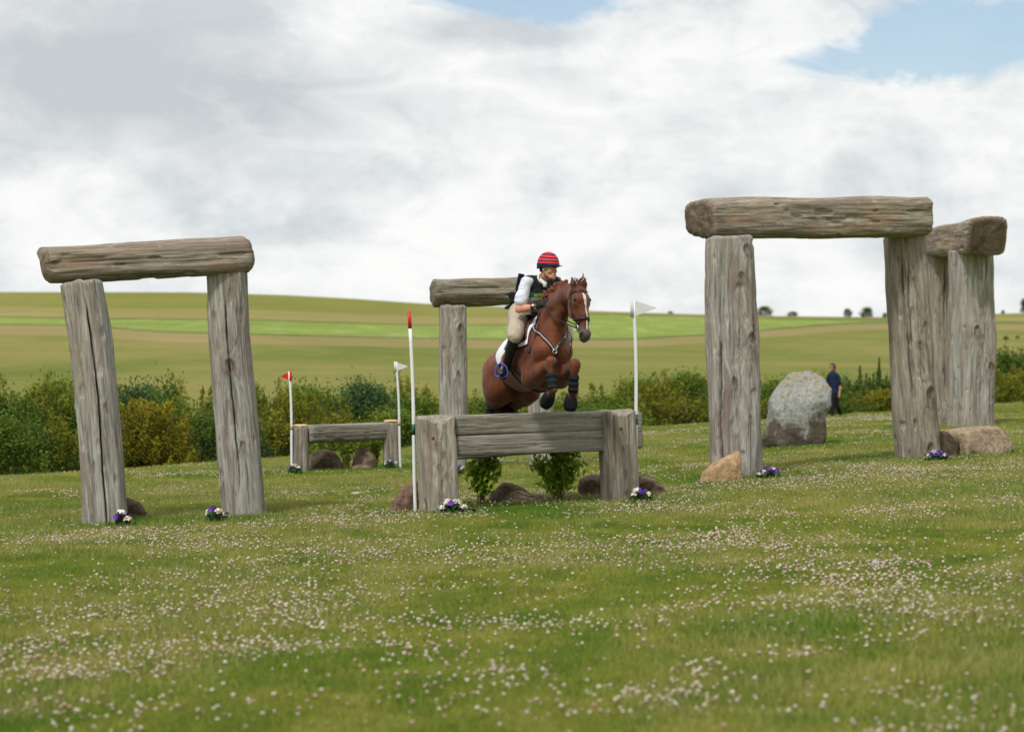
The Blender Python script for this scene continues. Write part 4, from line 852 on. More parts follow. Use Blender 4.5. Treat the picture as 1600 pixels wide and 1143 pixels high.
# ------------------------------------------------------------------ the horse
HA = R(69); D_ = np.array([math.cos(HA), -math.sin(HA), 0.]); L_ = np.array([math.sin(HA), math.cos(HA), 0.]); Zv = np.array([0, 0, 1.])
O = P(843, 494, 27.45); SC = 1.10; PH = R(18)
def U(u, w, v): return O + D_ * u + L_ * w + Zv * v
def Bf(b, h, w): b, h, w = b * SC, h * SC, w * SC; return U(b * math.cos(PH) - h * math.sin(PH), w, b * math.sin(PH) + h * math.cos(PH))
def S(px, py, w):
    """point seen at this pixel that lies w metres to the horse's left of its middle plane"""
    k = (px - 800) / FPX; u = (k * (O[1] + w * L_[1]) - O[0] - w * L_[0]) / (D_[0] - k * D_[1]); q = O + D_ * u + L_ * w; q = q.copy(); q[2] = EYE - (py - 571.5) / FPX * q[1]; return q
def MIR(p): r_ = np.asarray(p) - O; return np.asarray(p) - 2 * L_ * (r_ @ L_)
def both(f): 
    out = []
    for p in f: out.append(p); out.append(('c', MIR(p[1]), MIR(p[2]), p[3], p[4], p[5]) if p[0] == 'c' else ('e', MIR(p[1]), p[2], p[3], p[4]))
    return out
s_ = SC; HP = []
HP += [cone(Bf(-1.0, -.24, 0), Bf(-.6, -.27, 0), .215 * s_, .235 * s_, .08), cone(Bf(-.6, -.33, 0), Bf(-.2, -.37, 0), .26 * s_, .292 * s_, .08), cone(Bf(-.2, -.40, 0), Bf(.04, -.42, 0), .285 * s_, .225 * s_, .08),
       cone(Bf(-.08, -.615, 0), Bf(-.6, -.46, 0), .155 * s_, .155 * s_, .08), cone(Bf(.04, -.10, 0), Bf(-.35, -.13, 0), .075 * s_, .09 * s_, .08), cone(Bf(-.35, -.15, 0), Bf(-.95, -.15, 0), .12 * s_, .14 * s_, .1)]
HP += both([cone(Bf(-.98, -.28, .12), Bf(-1.02, -.48, .14), .185 * s_, .17 * s_, .06), cone(Bf(-1.18, -.36, .10), Bf(-1.2, -.5, .11), .12 * s_, .12 * s_, .05), cone(Bf(-.98, -.40, .14), Bf(-.90, -.46, .15), .165 * s_, .13 * s_, .06),
            cone(Bf(-.72, -.22, .17), Bf(-.85, -.30, .15), .06 * s_, .13 * s_, .06),
            cone(Bf(-.02, -.15, .075), Bf(.23, -.46, .105), .08 * s_, .112 * s_, .045), cone(Bf(.21, -.47, .102), Bf(-.02, -.64, .15), .10 * s_, .10 * s_, .035), cone(Bf(-.10, -.28, .14), Bf(-.02, -.60, .16), .11 * s_, .09 * s_, .04),
            cone(Bf(.26, -.46, .06), Bf(.12, -.66, .06), .105 * s_, .085 * s_, .03)])
# neck
nb = [(S(857, 516, .0), .155), (S(864, 492, .02), .130), (S(872.5, 476, .04), .112), (S(887, 463, .06), .098), (S(899, 456, .075), .080)]
for (a, ra), (b_, rb) in zip(nb[:-1], nb[1:]): HP.append(cone(a, b_, ra, rb, .045))
tb = [(S(864, 540, .0), .155), (S(868, 516, .02), .118), (S(875, 496, .04), .085), (S(884, 481, .06), .074)]
for (a, ra), (b_, rb) in zip(tb[:-1], tb[1:]): HP.append(cone(a, b_, ra, rb, .045))
cb = [(S(850, 490, 0), .07), (S(859, 470, .02), .062), (S(868.5, 459, .035), .055), (S(880, 452, .05), .05), (S(893, 449, .065), .05)]
for (a, ra), (b_, rb) in zip(cb[:-1], cb[1:]): HP.append(cone(a, b_, ra, rb, .05))
# head: own frame, hx to the horse's left, hf out of the forehead, hd along the face downwards
HY = R(64); hf = np.array([math.cos(HY), -math.sin(HY), 0.]); hx = np.array([math.sin(HY), math.cos(HY), 0.]); T0, T1 = S(905.5, 449, .075), S(910, 531, .075)
T0 = T0 + hf * .02; T1 = T1 + hf * .06
hd = T1 - T0; HL = np.linalg.norm(hd); hd /= HL; hx = hx - hd * hx.dot(hd); hx /= np.linalg.norm(hx); hf = np.cross(hx, hd); hf = hf if hf[1] < 0 else -hf
def Hh(t, x, f): return T0 + hd * (t * HL) + hx * x + hf * f
HH = [cone(Hh(.06, 0, -.05), Hh(.22, 0, -.015), .078, .083, .04), cone(Hh(.25, 0, .0), Hh(.55, 0, .01), .074, .058, .04), cone(Hh(.55, 0, .012), Hh(.86, 0, .0), .055, .050, .035), cone(Hh(.90, 0, .005), Hh(.97, 0, -.03), .056, .045, .03),
      cone(Hh(.45, 0, -.09), Hh(.90, 0, -.05), .055, .040, .04)]
for sx in (-1, 1):
    HH += [cone(Hh(.20, sx * .052, -.005), Hh(.30, sx * .058, -.005), .050, .046, .03), cone(Hh(.26, sx * .035, -.10), Hh(.46, sx * .046, -.105), .080, .068, .04), cone(Hh(.50, sx * .042, -.07), Hh(.72, sx * .026, -.04), .040, .028, .03),
           cone(Hh(.30, sx * .062, -.01), Hh(.60, sx * .040, -.02), .030, .022, .03), cone(Hh(.88, sx * .038, .012), Hh(.96, sx * .034, -.005), .032, .030, .02)]
    e0 = Hh(.03, sx * .052, -.045)
    HH += [cone(e0, e0 - hd * .065 + hx * sx * .016 + hf * .01, .034, .040, .015), cone(e0 - hd * .065 + hx * sx * .016 + hf * .01, e0 - hd * .150 + hx * sx * .036 + hf * .02, .038, .005, .012)]
HP += HH + [cone(Hh(.1, 0, -.09), S(896, 462, .075), .085, .085, .04)]
# legs
kR, kL = S(861, 567, -.13), S(898, 571, .145); fR, fL = S(864, 608, -.13), S(895.5, 611, .145); pR, pL = S(858, 619, -.13), S(892.5, 623, .145); oR, oL = S(854.5, 627, -.13), S(891.5, 632, .145)
for kn, ft, pa, hoof, sg in ((kR, fR, pR, oR, -1), (kL, fL, pL, oL, 1)):
    el = Bf(-.03, -.67, sg * .16); m1 = el + (kn - el) * .42 + [0, 0, .0]
    HP += [cone(el, m1, .105 * s_, .086, .035), cone(m1, kn, .083, .054, .03), cone(kn + [0, 0, .018], kn - [0, 0, .045], .063, .052, .025), cone(kn - [0, 0, .04], ft, .042, .038, .02), cone(ft + (kn - ft) * .06, ft, .046, .050, .02), cone(ft, pa, .044, .042, .02), cone(pa, hoof, .046, .060, .02)]
hR, hL_ = S(768, 626, -.16), S(800, 636, .16); qR, qL = S(766, 668, -.16), S(796, 676, .16); wR, wL = S(764, 690, -.16), S(793, 696, .16)
for hk, ft, hoof, sg in ((hR, qR, wR, -1), (hL_, qL, wL, 1)):
    st_ = Bf(-.90, -.43, sg * .14) if sg < 0 else Bf(-.84, -.55, sg * .14); bt = Bf(-1.2, -.52, sg * .12)
    HP += [cone(st_, hk, .12 * s_, .050, .05), cone(bt, hk + [0, 0, .03], .10 * s_, .045, .05), cone(hk + [0, 0, .03], hk - [0, 0, .04], .060, .050, .03), cone(hk, ft, .045, .040, .02), cone(ft, hoof, .046, .05, .02)]
HV, HF = body_mesh(HP, .011, smooth=3)
HV = HV + (.012 * fbm(HV * 3.6, 2, 5) + .0045 * fbm(HV * 10, 3, 15) * sstep(.55, .8, np.linalg.norm(HV - Hh(.5, 0, 0), axis=1)))[:, None] * np.array([.5, -.8, .2])
# muscle and vein relief
HN_b = bvh(HV, HF); print('horse faces', len(HF))
def ray(px, py, tree=None, off=0.):
    """surface point and normal seen at a pixel"""
    d = Vector((px - 800, FPX, -(py - 571.5))).normalized(); loc, nrm, _, _ = (tree or HN_b).ray_cast(Vector((0, 0, EYE)), d)
    if loc is None: loc, nrm, _, _ = (tree or HN_b).find_nearest(Vector(P(px, py, 26.9)))
    return np.array(loc) + np.array(nrm) * off, np.array(nrm)
def near(p, tree=None, off=0.):
    loc, nrm, _, _ = (tree or HN_b).find_nearest(Vector(p)); return np.array(loc) + np.array(nrm) * off, np.array(nrm)
dist = lambda V, p: np.linalg.norm(V - np.asarray(p), axis=1)
def dseg(V, a, b):
    e = b - a; t = np.clip(((V - a) @ e) / (e @ e), 0, 1); return np.linalg.norm(V - a - t[:, None] * e, axis=1)
blz = [(Hh(.12, .0, .085), .006), (Hh(.18, .0, .085), .014), (Hh(.25, .004, .085), .016), (Hh(.34, .008, .078), .007), (Hh(.50, .012, .075), .0065), (Hh(.66, .013, .068), .013), (Hh(.80, .010, .06), .006)]
blz = [(near(a)[0], b_) for a, b_ in blz]; white = np.zeros(len(HV))
for (a, ra), (b_, rb) in zip(blz[:-1], blz[1:]): white = np.maximum(white, sstep(1.25, .85, dseg(HV, a, b_) / ((ra + rb) / 2) * (1 + .2 * vn(HV * 60, 3))))
muz = sstep(.14, .07, np.minimum(dist(HV, Hh(1.0, 0, -.01)), dist(HV, Hh(.93, -.03, 0)))) ; dark = np.zeros(len(HV))
for sx in (-1, 1): dark = np.maximum(dark, sstep(.026, .014, dseg(HV, near(Hh(.885, sx * .050, .040))[0], near(Hh(.94, sx * .058, .015))[0])))
for sx in (-1, 1): dark = np.maximum(dark, .75 * sstep(.034, .012, dseg(HV, Hh(-.01, sx * .056, -.005), Hh(-.12, sx * .070, .01))))
t = MT('chestnut_coat', .52, .22); o = t.obj(); n1 = t.noise(o, 2.2, 5, .6, .4); n2 = t.noise(t.mapv(o, (1, 1, .5)), 9, 5, .6)
c = t.ramp(t.math('ADD', t.math('MULTIPLY', n1, .65), t.math('MULTIPLY', n2, .35)), [(.34, (.062, .014, .006)), (.50, (.125, .032, .0115)), (.66, (.20, .060, .021))])
c = t.mix(t.attr('muzzle'), c, (.085, .065, .058)); c = t.mix(t.attr('blaze'), c, (.68, .64, .58)); c = t.mix(t.attr('darkskin'), c, (.015, .010, .009)); t.col(c)
t.bump(t.math('ADD', t.noise(o, 60, 4, .6), t.math('MULTIPLY', t.noise(o, 14, 4, .6, .6), 2.0)), .008, .7); t.b.inputs['Sheen Weight'].default_value = .12; M_COAT = t.m
horse = thing('horse', 'chestnut horse with a white blaze, jumping the main log jump with forelegs tucked', 'horse', tuple(Bf(-.4, -.8, 0)))
mk('body', HV, HF, M_COAT, horse, attrs={'blaze': white, 'muzzle': muz, 'darkskin': dark})
M_EYE = simple('dark_eye', (.006, .005, .004), .12, .6, 0, 5); M_BLACK = simple('black_leather', (.012, .011, .011), .42, .45, .3, 30); M_DLEA = simple('brown_leather', (.075, .028, .018), .45, .45, .3, 30)
M_STEEL = simple('steel', (.55, .55, .56), .28, .5, .05, 20, metal=1); M_BOOT = simple('black_neoprene', (.008, .009, .014), .75, .2, .3, 30)
for sx in (-1, 1):
    p, nr_ = near(Hh(.245, sx * .10, .030)); b = MB(); b.ball(p - nr_ * .008, .022, 3, (1, 1, 1)); b.build('eye', M_EYE, horse)
# plaited mane along the crest, forelock, tail
t = MT('chestnut_hair', .6, .3); nz = t.noise(t.mapv(t.obj(), (1, 1, 1)), 70, 4, .6); t.col(t.ramp(nz, [(.3, (.055, .018, .009)), (.6, (.16, .052, .022)), (.8, (.27, .10, .045))])); t.bump(nz, .006); M_HAIR = t.m
t = MT('dark_tail_hair', .7, .2); nz = t.noise(t.mapv(t.obj(), (1, 1, .1)), 60, 4, .6); t.col(t.ramp(nz, [(.3, (.010, .006, .005)), (.75, (.05, .022, .013))])); M_TAIL = t.m
cp = catmull([S(848, 481, 0), S(856, 466, .01), S(863, 456, .03), S(871, 450, .04), S(880, 446, .055), S(890, 444, .07)], 60); gh = np.random.default_rng(3)
for i in range(17):
    c = cp[int(1 + i * 58 / 17)]; p, nr_ = near(c); b = MB(); up = np.array([-.12, 0, .99]); sgn = -1
    for j in range(7):
        q = p + up * (.016 + .012 * math.sin(j)) + gh.normal(size=3) * .011 - L_ * (.004 + .007 * j) - Zv * (.006 * j); V, T = ICO(2); V = V * gh.uniform(.018, .028) * (1 + .25 * fbm(V * 3 + i + j, 2, j)[:, None]); b.add(q + V, T=T)
    b.build('plait', M_HAIR, horse)
b = MB(); f0 = Hh(-.02, 0, -.02)
for i in range(46):
    a = gh.uniform(0, 6.28); e = gh.uniform(.02, .07); up = gh.uniform(.03, .10) if i % 2 else gh.uniform(-.05, .02)
    pts = catmull([f0 + gh.normal(size=3) * .012, f0 + [e * .5 * math.cos(a), -.02, up * .7 + .015], f0 + [e * math.cos(a) + .01, -.03 * math.sin(a), up], f0 + [e * 1.2 * math.cos(a + .5) + .02, -.02, up * 1.15 - .01 * (i % 3)]], 9); b.tube(pts, np.linspace(.0065, .0025, 9), 5)
for (dx, dz) in [(.03, .11), (.045, .14), (.04, .155), (.02, .10)]: b.tube(catmull([f0, f0 + [dx * .2, 0, dz * .4], f0 + [dx * .9, 0, dz * .75], f0 + [dx, 0, dz]], 10), np.linspace(.010, .003, 10), 6)
b.build('forelock', M_HAIR, horse)
b = MB(); d0 = Bf(-1.3, -.17, 0); t1 = S(784, 610, .0); t2 = S(787, 640, .01); t3 = S(783, 690, .02); b.tube(catmull([d0 + D_ * .08, d0, t1, t2, t3], 24), np.interp(np.linspace(0, 1, 24), [0, .2, .45, .7, 1], [.03, .045, .065, .075, .02]), 14)
for i in range(150):
    q = gh.normal(size=3) * .05; b.tube(catmull([d0 + q * .2, t1 + q * 1.1, t2 + q * 1.5 + gh.normal(size=3) * .02, t3 + q * 2], 12), np.linspace(.007, .002, 12), 4)
b.build('tail', M_TAIL, horse)

# ------------------------------------------------------------------ tack
def strap(bd, pix, width, thick=.006, n=40, lift=.004, tree=None):
    PP = [ray(*q, tree=tree)[0] if len(q) == 2 else np.asarray(q) for q in pix]; C = catmull(PP, n); pts, nr_ = zip(*[near(c, tree) for c in C]); pts = np.array(pts) + np.array(nr_) * lift
    return bd.ribbon(pts, np.array(nr_), width, thick)
def loop_strap(bd, cen, ax1, ax2, width, thick=.006, n=44, lift=.004, a0=0, a1=360, tree=None, rmax=1.0):
    pts, nn = [], []
    for a in np.radians(np.linspace(a0, a1, n)):
        d = ax1 * math.cos(a) + ax2 * math.sin(a); loc, nr_, _, _ = (tree or HN_b).ray_cast(Vector(cen + d * rmax), Vector(-d))
        if loc is None: continue
        pts.append(np.array(loc) + np.array(nr_) * lift); nn.append(np.array(nr_))
    return bd.ribbon(np.array(pts), np.array(nn), width, thick)
bi = thing('bridle', 'black leather bridle with flash noseband on the chestnut horse', 'bridle', tuple(Hh(.5, 0, .1)))
b = MB(); loop_strap(b, Hh(.085, 0, -.04), hx, hf, .026, n=40, rmax=.35, a0=-15, a1=195); b.build('browband', M_BLACK, bi)
b = MB(); loop_strap(b, Hh(.60, 0, -.04) , hx, (hf * 1 + hd * .10) / 1.005, .030, n=50, rmax=.35); b.build('noseband', M_BLACK, bi)
b = MB(); loop_strap(b, Hh(.72, 0, -.04), hx, (hf - hd * .62) / 1.18, .018, n=50, rmax=.35); b.build('flash_strap', M_BLACK, bi)
for sx in (-1, 1):
    pts = [near(Hh(tt, sx * x, f))[0] for tt, x, f in [(.02, .10, -.05), (.10, .11, -.04), (.22, .12, -.05), (.40, .12, -.05), (.60, .10, -.045), (.74, .08, -.035)]]
    b = MB(); strap(b, pts, .020); b.build('cheekpiece', M_BLACK, bi)
    pts = [near(Hh(tt, sx * x, f))[0] for tt, x, f in [(.05, .11, -.07), (.2, .12, -.11), (.35, .12, -.15), (.44, .09, -.19)]]; b = MB(); strap(b, pts, .013); b.build('throat_lash', M_BLACK, bi)
    p, nr_ = near(Hh(.76, sx * .07, -.045)); b = MB(); th = np.linspace(0, 2 * np.pi, 25); u1, u2 = hd, hf; b.tube(np.array([p + nr_ * .014 + (u1 * math.cos(a) + u2 * math.sin(a)) * .036 for a in th]), .0065, 8, cap=False); b.build('bit_ring', M_STEEL, bi)
bp = thing('breastplate', 'black breastplate with pale stitched centre on the horse chest', 'breastplate', tuple(ray(866, 547)[0]))
M_STITCH = simple('pale_padding', (.42, .40, .36), .8, .2, .2, 60)
def two_tone(pix, w, par, nm='strap'):
    b = MB(); strap(b, pix, w, .010, 44); o_ = b.build(nm, M_BLACK, par); b = MB(); strap(b, pix, w * .30, .004, 44, lift=.0155); b.build('stitching', M_STITCH, o_)
two_tone([(831, 509), (843, 520), (856, 534), (866, 547)], .042, bp); two_tone([(866, 547), (872, 540), (878, 532), (882.5, 524)], .040, bp)
b = MB(); strap(b, [(866, 547), (867.5, 556), (868, 566), (866, 580)], .030); b.build('martingale_strap', M_BLACK, bp)
p, nr_ = ray(866, 548); b = MB(); b.tube(np.array([p + nr_ * .02 + (Zv * math.cos(a) + L_ * math.sin(a)) * .024 for a in np.linspace(0, 6.283, 20)]), .006, 8, cap=False); b.build('ring', M_STEEL, bp)
# saddle cloth, saddle, girth
def draped(b0, b1, ang, off, nb=26, na=48, tk=.012, cen_h=-.36):
    """sheet laid over the back between body stations b0..b1, hanging to ang(s) degrees each side"""
    W, Nn = [], []
    for s in np.linspace(0, 1, nb):
        row, rn = [], []; bb = b0(s) if callable(b0) else b0 + (b1 - b0) * s; am = ang(s)
        for q in np.linspace(-1, 1, na):
            a = math.radians(q * am); bx = bb(abs(q)) if callable(bb) else bb; c = Bf(bx, cen_h, 0); up = Bf(bx, cen_h + 1, 0) - c; up /= np.linalg.norm(up); d = up * math.cos(a) + L_ * math.sin(a)
            loc, nr_, _, _ = HN_b.ray_cast(Vector(c + d * 1.0), Vector(-d)); row.append(np.array(loc) + np.array(nr_) * off); rn.append(np.array(nr_))
        W.append(row); Nn.append(rn)
    W, Nn = np.array(W), np.array(Nn); A_, B_ = W.reshape(-1, 3), (W + Nn * tk).reshape(-1, 3); m, n = nb, na; k0 = m * n
    i, j = np.meshgrid(np.arange(m - 1), np.arange(n - 1), indexing='ij'); q = np.stack([i * n + j, i * n + j + 1, (i + 1) * n + j + 1, (i + 1) * n + j], -1).reshape(-1, 4)
    rim = list(range(n)) + [r_ * n + n - 1 for r_ in range(1, m)] + [(m - 1) * n + c_ for c_ in range(n - 2, -1, -1)] + [r_ * n for r_ in range(m - 2, 0, -1)]; e = np.array([[rim[x], rim[(x + 1) % len(rim)], rim[(x + 1) % len(rim)] + k0, rim[x] + k0] for x in range(len(rim))])
    return np.vstack([A_, B_]), np.concatenate([q[:, ::-1], q + k0, e])
M_PAD = simple('white_quilted_cotton', (.74, .75, .78), .9, .15, .05, 30, bump=.01); M_TRIM = simple('plum_trim', (.05, .015, .035), .7, .2, .2, 30)
pad_f = lambda s: 1
def pad_rng(b_rear, b_front, curve): return (lambda s: (lambda q: (b_rear + (b_front(q) - b_rear) * s)))
V, F = draped(lambda s: (lambda q: -.70 + (.06 + .04 * q - (-.70)) * s), None, lambda s: 84 - 26 * max(0, .12 - s) / .12, .004, tk=.016, na=60); pad = props(mk('saddle_cloth', V, F, M_PAD), 'white quilted saddle cloth with rounded rear corner under the saddle', 'saddle cloth')
V, F = draped(lambda s: (lambda q: -.725 + (.075 + .04 * q - (-.725)) * s), None, lambda s: 87 - 26 * max(0, .12 - s) / .12, .002, tk=.008, na=60); mk('trim', V, F, M_TRIM, pad)
sad = thing('saddle', 'dark brown jumping saddle under the rider', 'saddle', tuple(Bf(-.3, .03, 0)))
V, F = draped(lambda s: (lambda q: -.40 + .02 * q + (.42 + .05 * q ** 2 + .0) * s), None, lambda s: 66 + 14 * math.sin(s * math.pi), .022, tk=.014); mk('flap', V, F, M_DLEA, sad)
SP = [cone(Bf(-.58, .05, .08), Bf(-.58, .05, -.08), .035, .035), cone(Bf(-.55, .01, 0), Bf(-.2, -.005, 0), .09, .065, .06), cone(Bf(-.10, .055, .04), Bf(-.10, .055, -.04), .03, .03), cone(Bf(-.2, .0, 0), Bf(-.10, .04, 0), .05, .04, .05)]
V, F = body_mesh(SP, .010); mk('seat', V, F, M_BLACK, sad)
gi_ = thing('girth', 'dark leather girth round the belly of the horse', 'girth', tuple(ray(845, 612)[0])); c = Bf(-.26, -.36, 0); fr = Bf(-.14, -.36 - .9, 0) - c; fr /= np.linalg.norm(fr)
b = MB(); loop_strap(b, c, L_, -fr, .10, .012, n=60, a0=190, a1=350, rmax=1.1); gg = b.build('strap', simple('grey_brown_leather', (.045, .032, .026), .5, .4, .3, 25), gi_)
b = MB(); loop_strap(b, c, L_, -fr, .035, .006, n=60, a0=190, a1=350, rmax=1.1, lift=.018); b.build('buckle_strap', M_BLACK, gi_)
# protective boots
def cuff(name, a, b_, ra, rb, mat, label, cat, parts=True, group=None):
    a, b_ = np.asarray(a), np.asarray(b_); root = thing(name, label, cat, tuple(b_), group); B = MB(); L = b_ - a; tt = np.linspace(0, 1, 12)
    B.tube(np.array([a + L * s for s in tt]), [((ra + (rb - ra) * s) * (1 + .05 * math.sin(s * 14)) * (.9 if s in (0, 1) else 1)) if parts else (ra + (rb - ra) * math.sin(min(1, s * 1.25) * 1.57)) * (1 if s < .8 else 1 - (s - .8) * 1.1) for s in tt], 20); o_ = B.build('shell', mat, root)
    if parts:
        for s in (.18, .5, .82):
            q = a + L * s; B = MB(); B.tube([q - L * .065, q + L * .065], (ra + (rb - ra) * s) * 1.07, 20); B.build('strap', simple('boot_strap', (.017, .018, .024), .8, .2, .2, 40), root)
    return root
GB = 'protective boots on the legs of the horse'
for kn, ft, pa, hoof, sd_, lb_ in ((kR, fR, pR, oR, 'R', 'leg nearer the rider boot'), (kL, fL, pL, oL, 'L', 'leg nearest the white pennant')):
    cuff('brushing_boot', kn + (ft - kn) * .36, kn + (ft - kn) * 1.04, .055, .057, M_BOOT, 'black strapped brushing boot on the horse front ' + lb_, 'horse boot', group=GB)
    r0 = cuff('bell_boot', pa + (hoof - pa) * -.55, hoof + (hoof - pa) / np.linalg.norm(hoof - pa) * .055, .058, .080, M_BOOT, 'rounded black bell boot over hoof of the front ' + lb_, 'horse boot', parts=False, group=GB)
    e = (hoof - pa) / np.linalg.norm(hoof - pa); B = MB(); B.tube([hoof, hoof + e * .062, hoof + e * .07], [.06, .066, .05], 16); B.build('hoof', simple('hoof_horn', (.04, .03, .022), .5, .3, .3, 30), horse)
for hk, ft, lb_ in ((hR, qR, 'hind leg nearer the camera, just above the rail'), (hL_, qL, 'hind leg hidden behind the jump rail')): cuff('brushing_boot', hk + (ft - hk) * .12, ft, .056, .055, M_BOOT, 'black brushing boot on the ' + lb_, 'horse boot', group=GB)
# reins
def slack(pts, n=24): return catmull(pts, n)

# ------------------------------------------------------------------ the rider
FA = R(38); fF = np.array([math.cos(FA), -math.sin(FA), -.08]); fF /= np.linalg.norm(fF); fL_ = np.array([math.sin(FA), math.cos(FA), 0.]); fU = np.cross(fF, fL_); fU = fU if fU[2] > 0 else -fU
HC = S(857.5, 419, .02)
def Fh(f, l, u): return HC + fF * f + fL_ * l + fU * u
shR, shL = S(822, 441, -.19), S(866, 442, .185); elR, wrR, haR = S(811, 483, -.28), S(838, 479, -.13), S(849, 475, -.09)
elL, wrL, haL = MIR(elR) + D_ * .05, MIR(wrR) + D_ * .0, MIR(haR) + D_ * .02
hpR, knR, anR = S(808, 494, -.14), S(805.5, 521, -.37), S(789, 576, -.40); hpL, knL, anL = MIR(hpR), MIR(knR) - D_ * .16 - L_ * .04, MIR(anR) - D_ * .22 - L_ * .10
pel, wai, che, nkb = U(-.40, 0, .05), U(-.24, 0, .16), U(-.05, 0, .27), U(.03, .01, .40)
limb_arm = lambda sh, el, wr: [cone(sh, el, .052, .041, .03), cone(el, el + (wr - el) * .35, .043, .043, .02), cone(el + (wr - el) * .35, wr, .043, .028, .02)]
def hand(wr, ha, sg, d=0.):
    ax = ha - wr; ax /= np.linalg.norm(ax); sd = L_ * sg; dn2 = np.cross(ax, sd); dn2 = dn2 if dn2[2] < 0 else -dn2; out = [cone(wr, ha - ax * .01, .028 + d, .034 + d, .015)]
    base = ha + ax * .025
    for i, l in enumerate((.030, .034, .031, .025)):                # four fingers curling round the rein, one above the other
        o1 = base + dn2 * (-.030 + .021 * i) ; o2 = o1 + ax * l * .8 - sd * .012; o3 = o2 - sd * .030 - ax * .006; o4 = o3 - ax * l * .9
        out += [cone(ha + dn2 * (-.022 + .015 * i), o1, .013 + d, .012 + d, .006), cone(o1, o2, .012 + d, .011 + d, .005), cone(o2, o3, .011 + d, .010 + d, .005), cone(o3, o4, .010 + d, .009 + d, .005)]
    th0 = ha - dn2 * .028 - ax * .012; th1 = th0 - dn2 * .016 + ax * .03 - sd * .008; out += [cone(th0, th1, .015 + d, .012 + d, .006), cone(th1, th1 + ax * .032 - sd * .014, .012 + d, .010 + d, .005)]
    return out
torso = [cone(pel + L_ * .07, pel - L_ * .07, .125, .125, .06), cone(pel, wai, .135, .125, .06), cone(wai, che, .13, .135, .06), cone(che + L_ * .07, che - L_ * .07, .115, .115, .05), cone(che, nkb, .12, .06, .05), cone(shL, nkb, .058, .06, .04), cone(shR, nkb, .058, .06, .04)]
legs_ = []
for hp, kn, an in ((hpR, knR, anR), (hpL, knL, anL)): legs_ += [cone(pel + (hp - pel) * .8, kn, .075, .040, .03), cone(kn, an, .040, .030, .02)]
neck = [cone(nkb, Fh(-.03, 0, -.08), .062, .055, .03)]
headp = [ell(Fh(-.015, 0, .015), (.098, .076, .105), [fF, fL_, fU], .02), cone(Fh(.03, 0, -.055), Fh(.055, 0, -.085), .052, .040, .03), cone(Fh(.078, 0, -.108), Fh(.07, 0, -.098), .018, .022, .02), cone(Fh(.082, 0, .005), Fh(.108, 0, -.032), .011, .013, .012), cone(Fh(.098, .010, -.037), Fh(.098, -.010, -.037), .010, .010, .008),
         cone(Fh(.085, .022, -.062), Fh(.085, -.022, -.062), .010, .010, .008), cone(Fh(.083, .016, -.074), Fh(.083, -.016, -.074), .009, .009, .008)]
for s in (-1, 1): headp += [cone(Fh(.078, s * .030, .022), Fh(.070, s * .052, .018), .011, .010, .012), cone(Fh(.055, s * .045, -.025), Fh(.05, s * .048, -.035), .024, .022, .02), ell(Fh(-.012, s * .080, -.015), (.017, .010, .031), [fF, fL_, fU], .006), cone(Fh(.0, s * .048, -.06), Fh(.045, s * .03, -.095), .022, .018, .02)]
skin_p = grow(torso, -.012) + legs_ + neck + headp + limb_arm(shR, elR, wrR) + limb_arm(shL, elL, wrL) + hand(wrR, haR, -1) + hand(wrL, haL, 1)
RV, RF = body_mesh(skin_p, .0075, smooth=1)
def skinmat(name, c):
    t = MT(name, .55, .3); n_ = t.noise(t.obj(), 12, 4); t.col(t.ramp(n_, [(.3, tuple(x * .85 for x in c)), (.7, tuple(x * 1.12 for x in c))])); t.b.inputs['Subsurface Weight'].default_value = .08; t.b.inputs['Subsurface Radius'].default_value = (.02, .008, .004); return t.m
M_SKIN = skinmat('skin', (.58, .27, .18))
t = M_SKIN.node_tree
rider = thing('person', 'rider in black vest, white shirt and red striped helmet, leaning forward', 'person', tuple(U(-.35, 0, 0)))
mk('body', RV, RF, M_SKIN, rider)
def fold(V, amp, sc, seed): return V + amp * fbm(V * sc, 3, seed)[:, None] * np.array([.6, .8, .4])
M_SHIRT = simple('white_shirt', (.66, .69, .76), .85, .2, .04, 20, bump=.012); M_VEST = simple('black_body_protector', (.014, .014, .017), .75, .25, .4, 18, bump=.012); M_NAVY = simple('navy_lining', (.012, .014, .055), .8, .2, .2, 20)
slv = []
for sh, el in ((shR, elR), (shL, elL)): slv += [cone(sh - (el - sh) * .0, sh + (el - sh) * .62, .062, .076, .03), cone(sh + (el - sh) * .62, sh + (el - sh) * .70, .077, .073, .02)]
slc = [cone(che + L_ * .06, che - L_ * .06, .09, .09), cone(shL, nkb, .055, .05, .03), cone(shR, nkb, .055, .05, .03)]
V, F = body_mesh(slv + slc, .009, smooth=1); V = V + .006 * fbm(V * [9, 9, 22], 2, 8)[:, None] * np.array([1, 1, .3]); mk('shirt', V, F, M_SHIRT, rider)
vest_p = [cone(wai - (che - wai) * .55, wai, .150, .150, .06), cone(wai, che, .152, .160, .06), cone(che + L_ * .07, che - L_ * .07, .138, .138, .05), cone(che, nkb - D_ * .015 - Zv * .02, .135, .085, .04), cone(nkb - Zv * .028 + L_ * .15 - D_ * .01, nkb - Zv * .028 - L_ * .15 - D_ * .01, .092, .092, .03)]
VV, VF = body_mesh(vest_p, .009, smooth=2); VV = fold(VV, .008, 9, 4); vest = mk('vest', VV, VF, M_VEST, rider); VB = bvh(VV, VF)
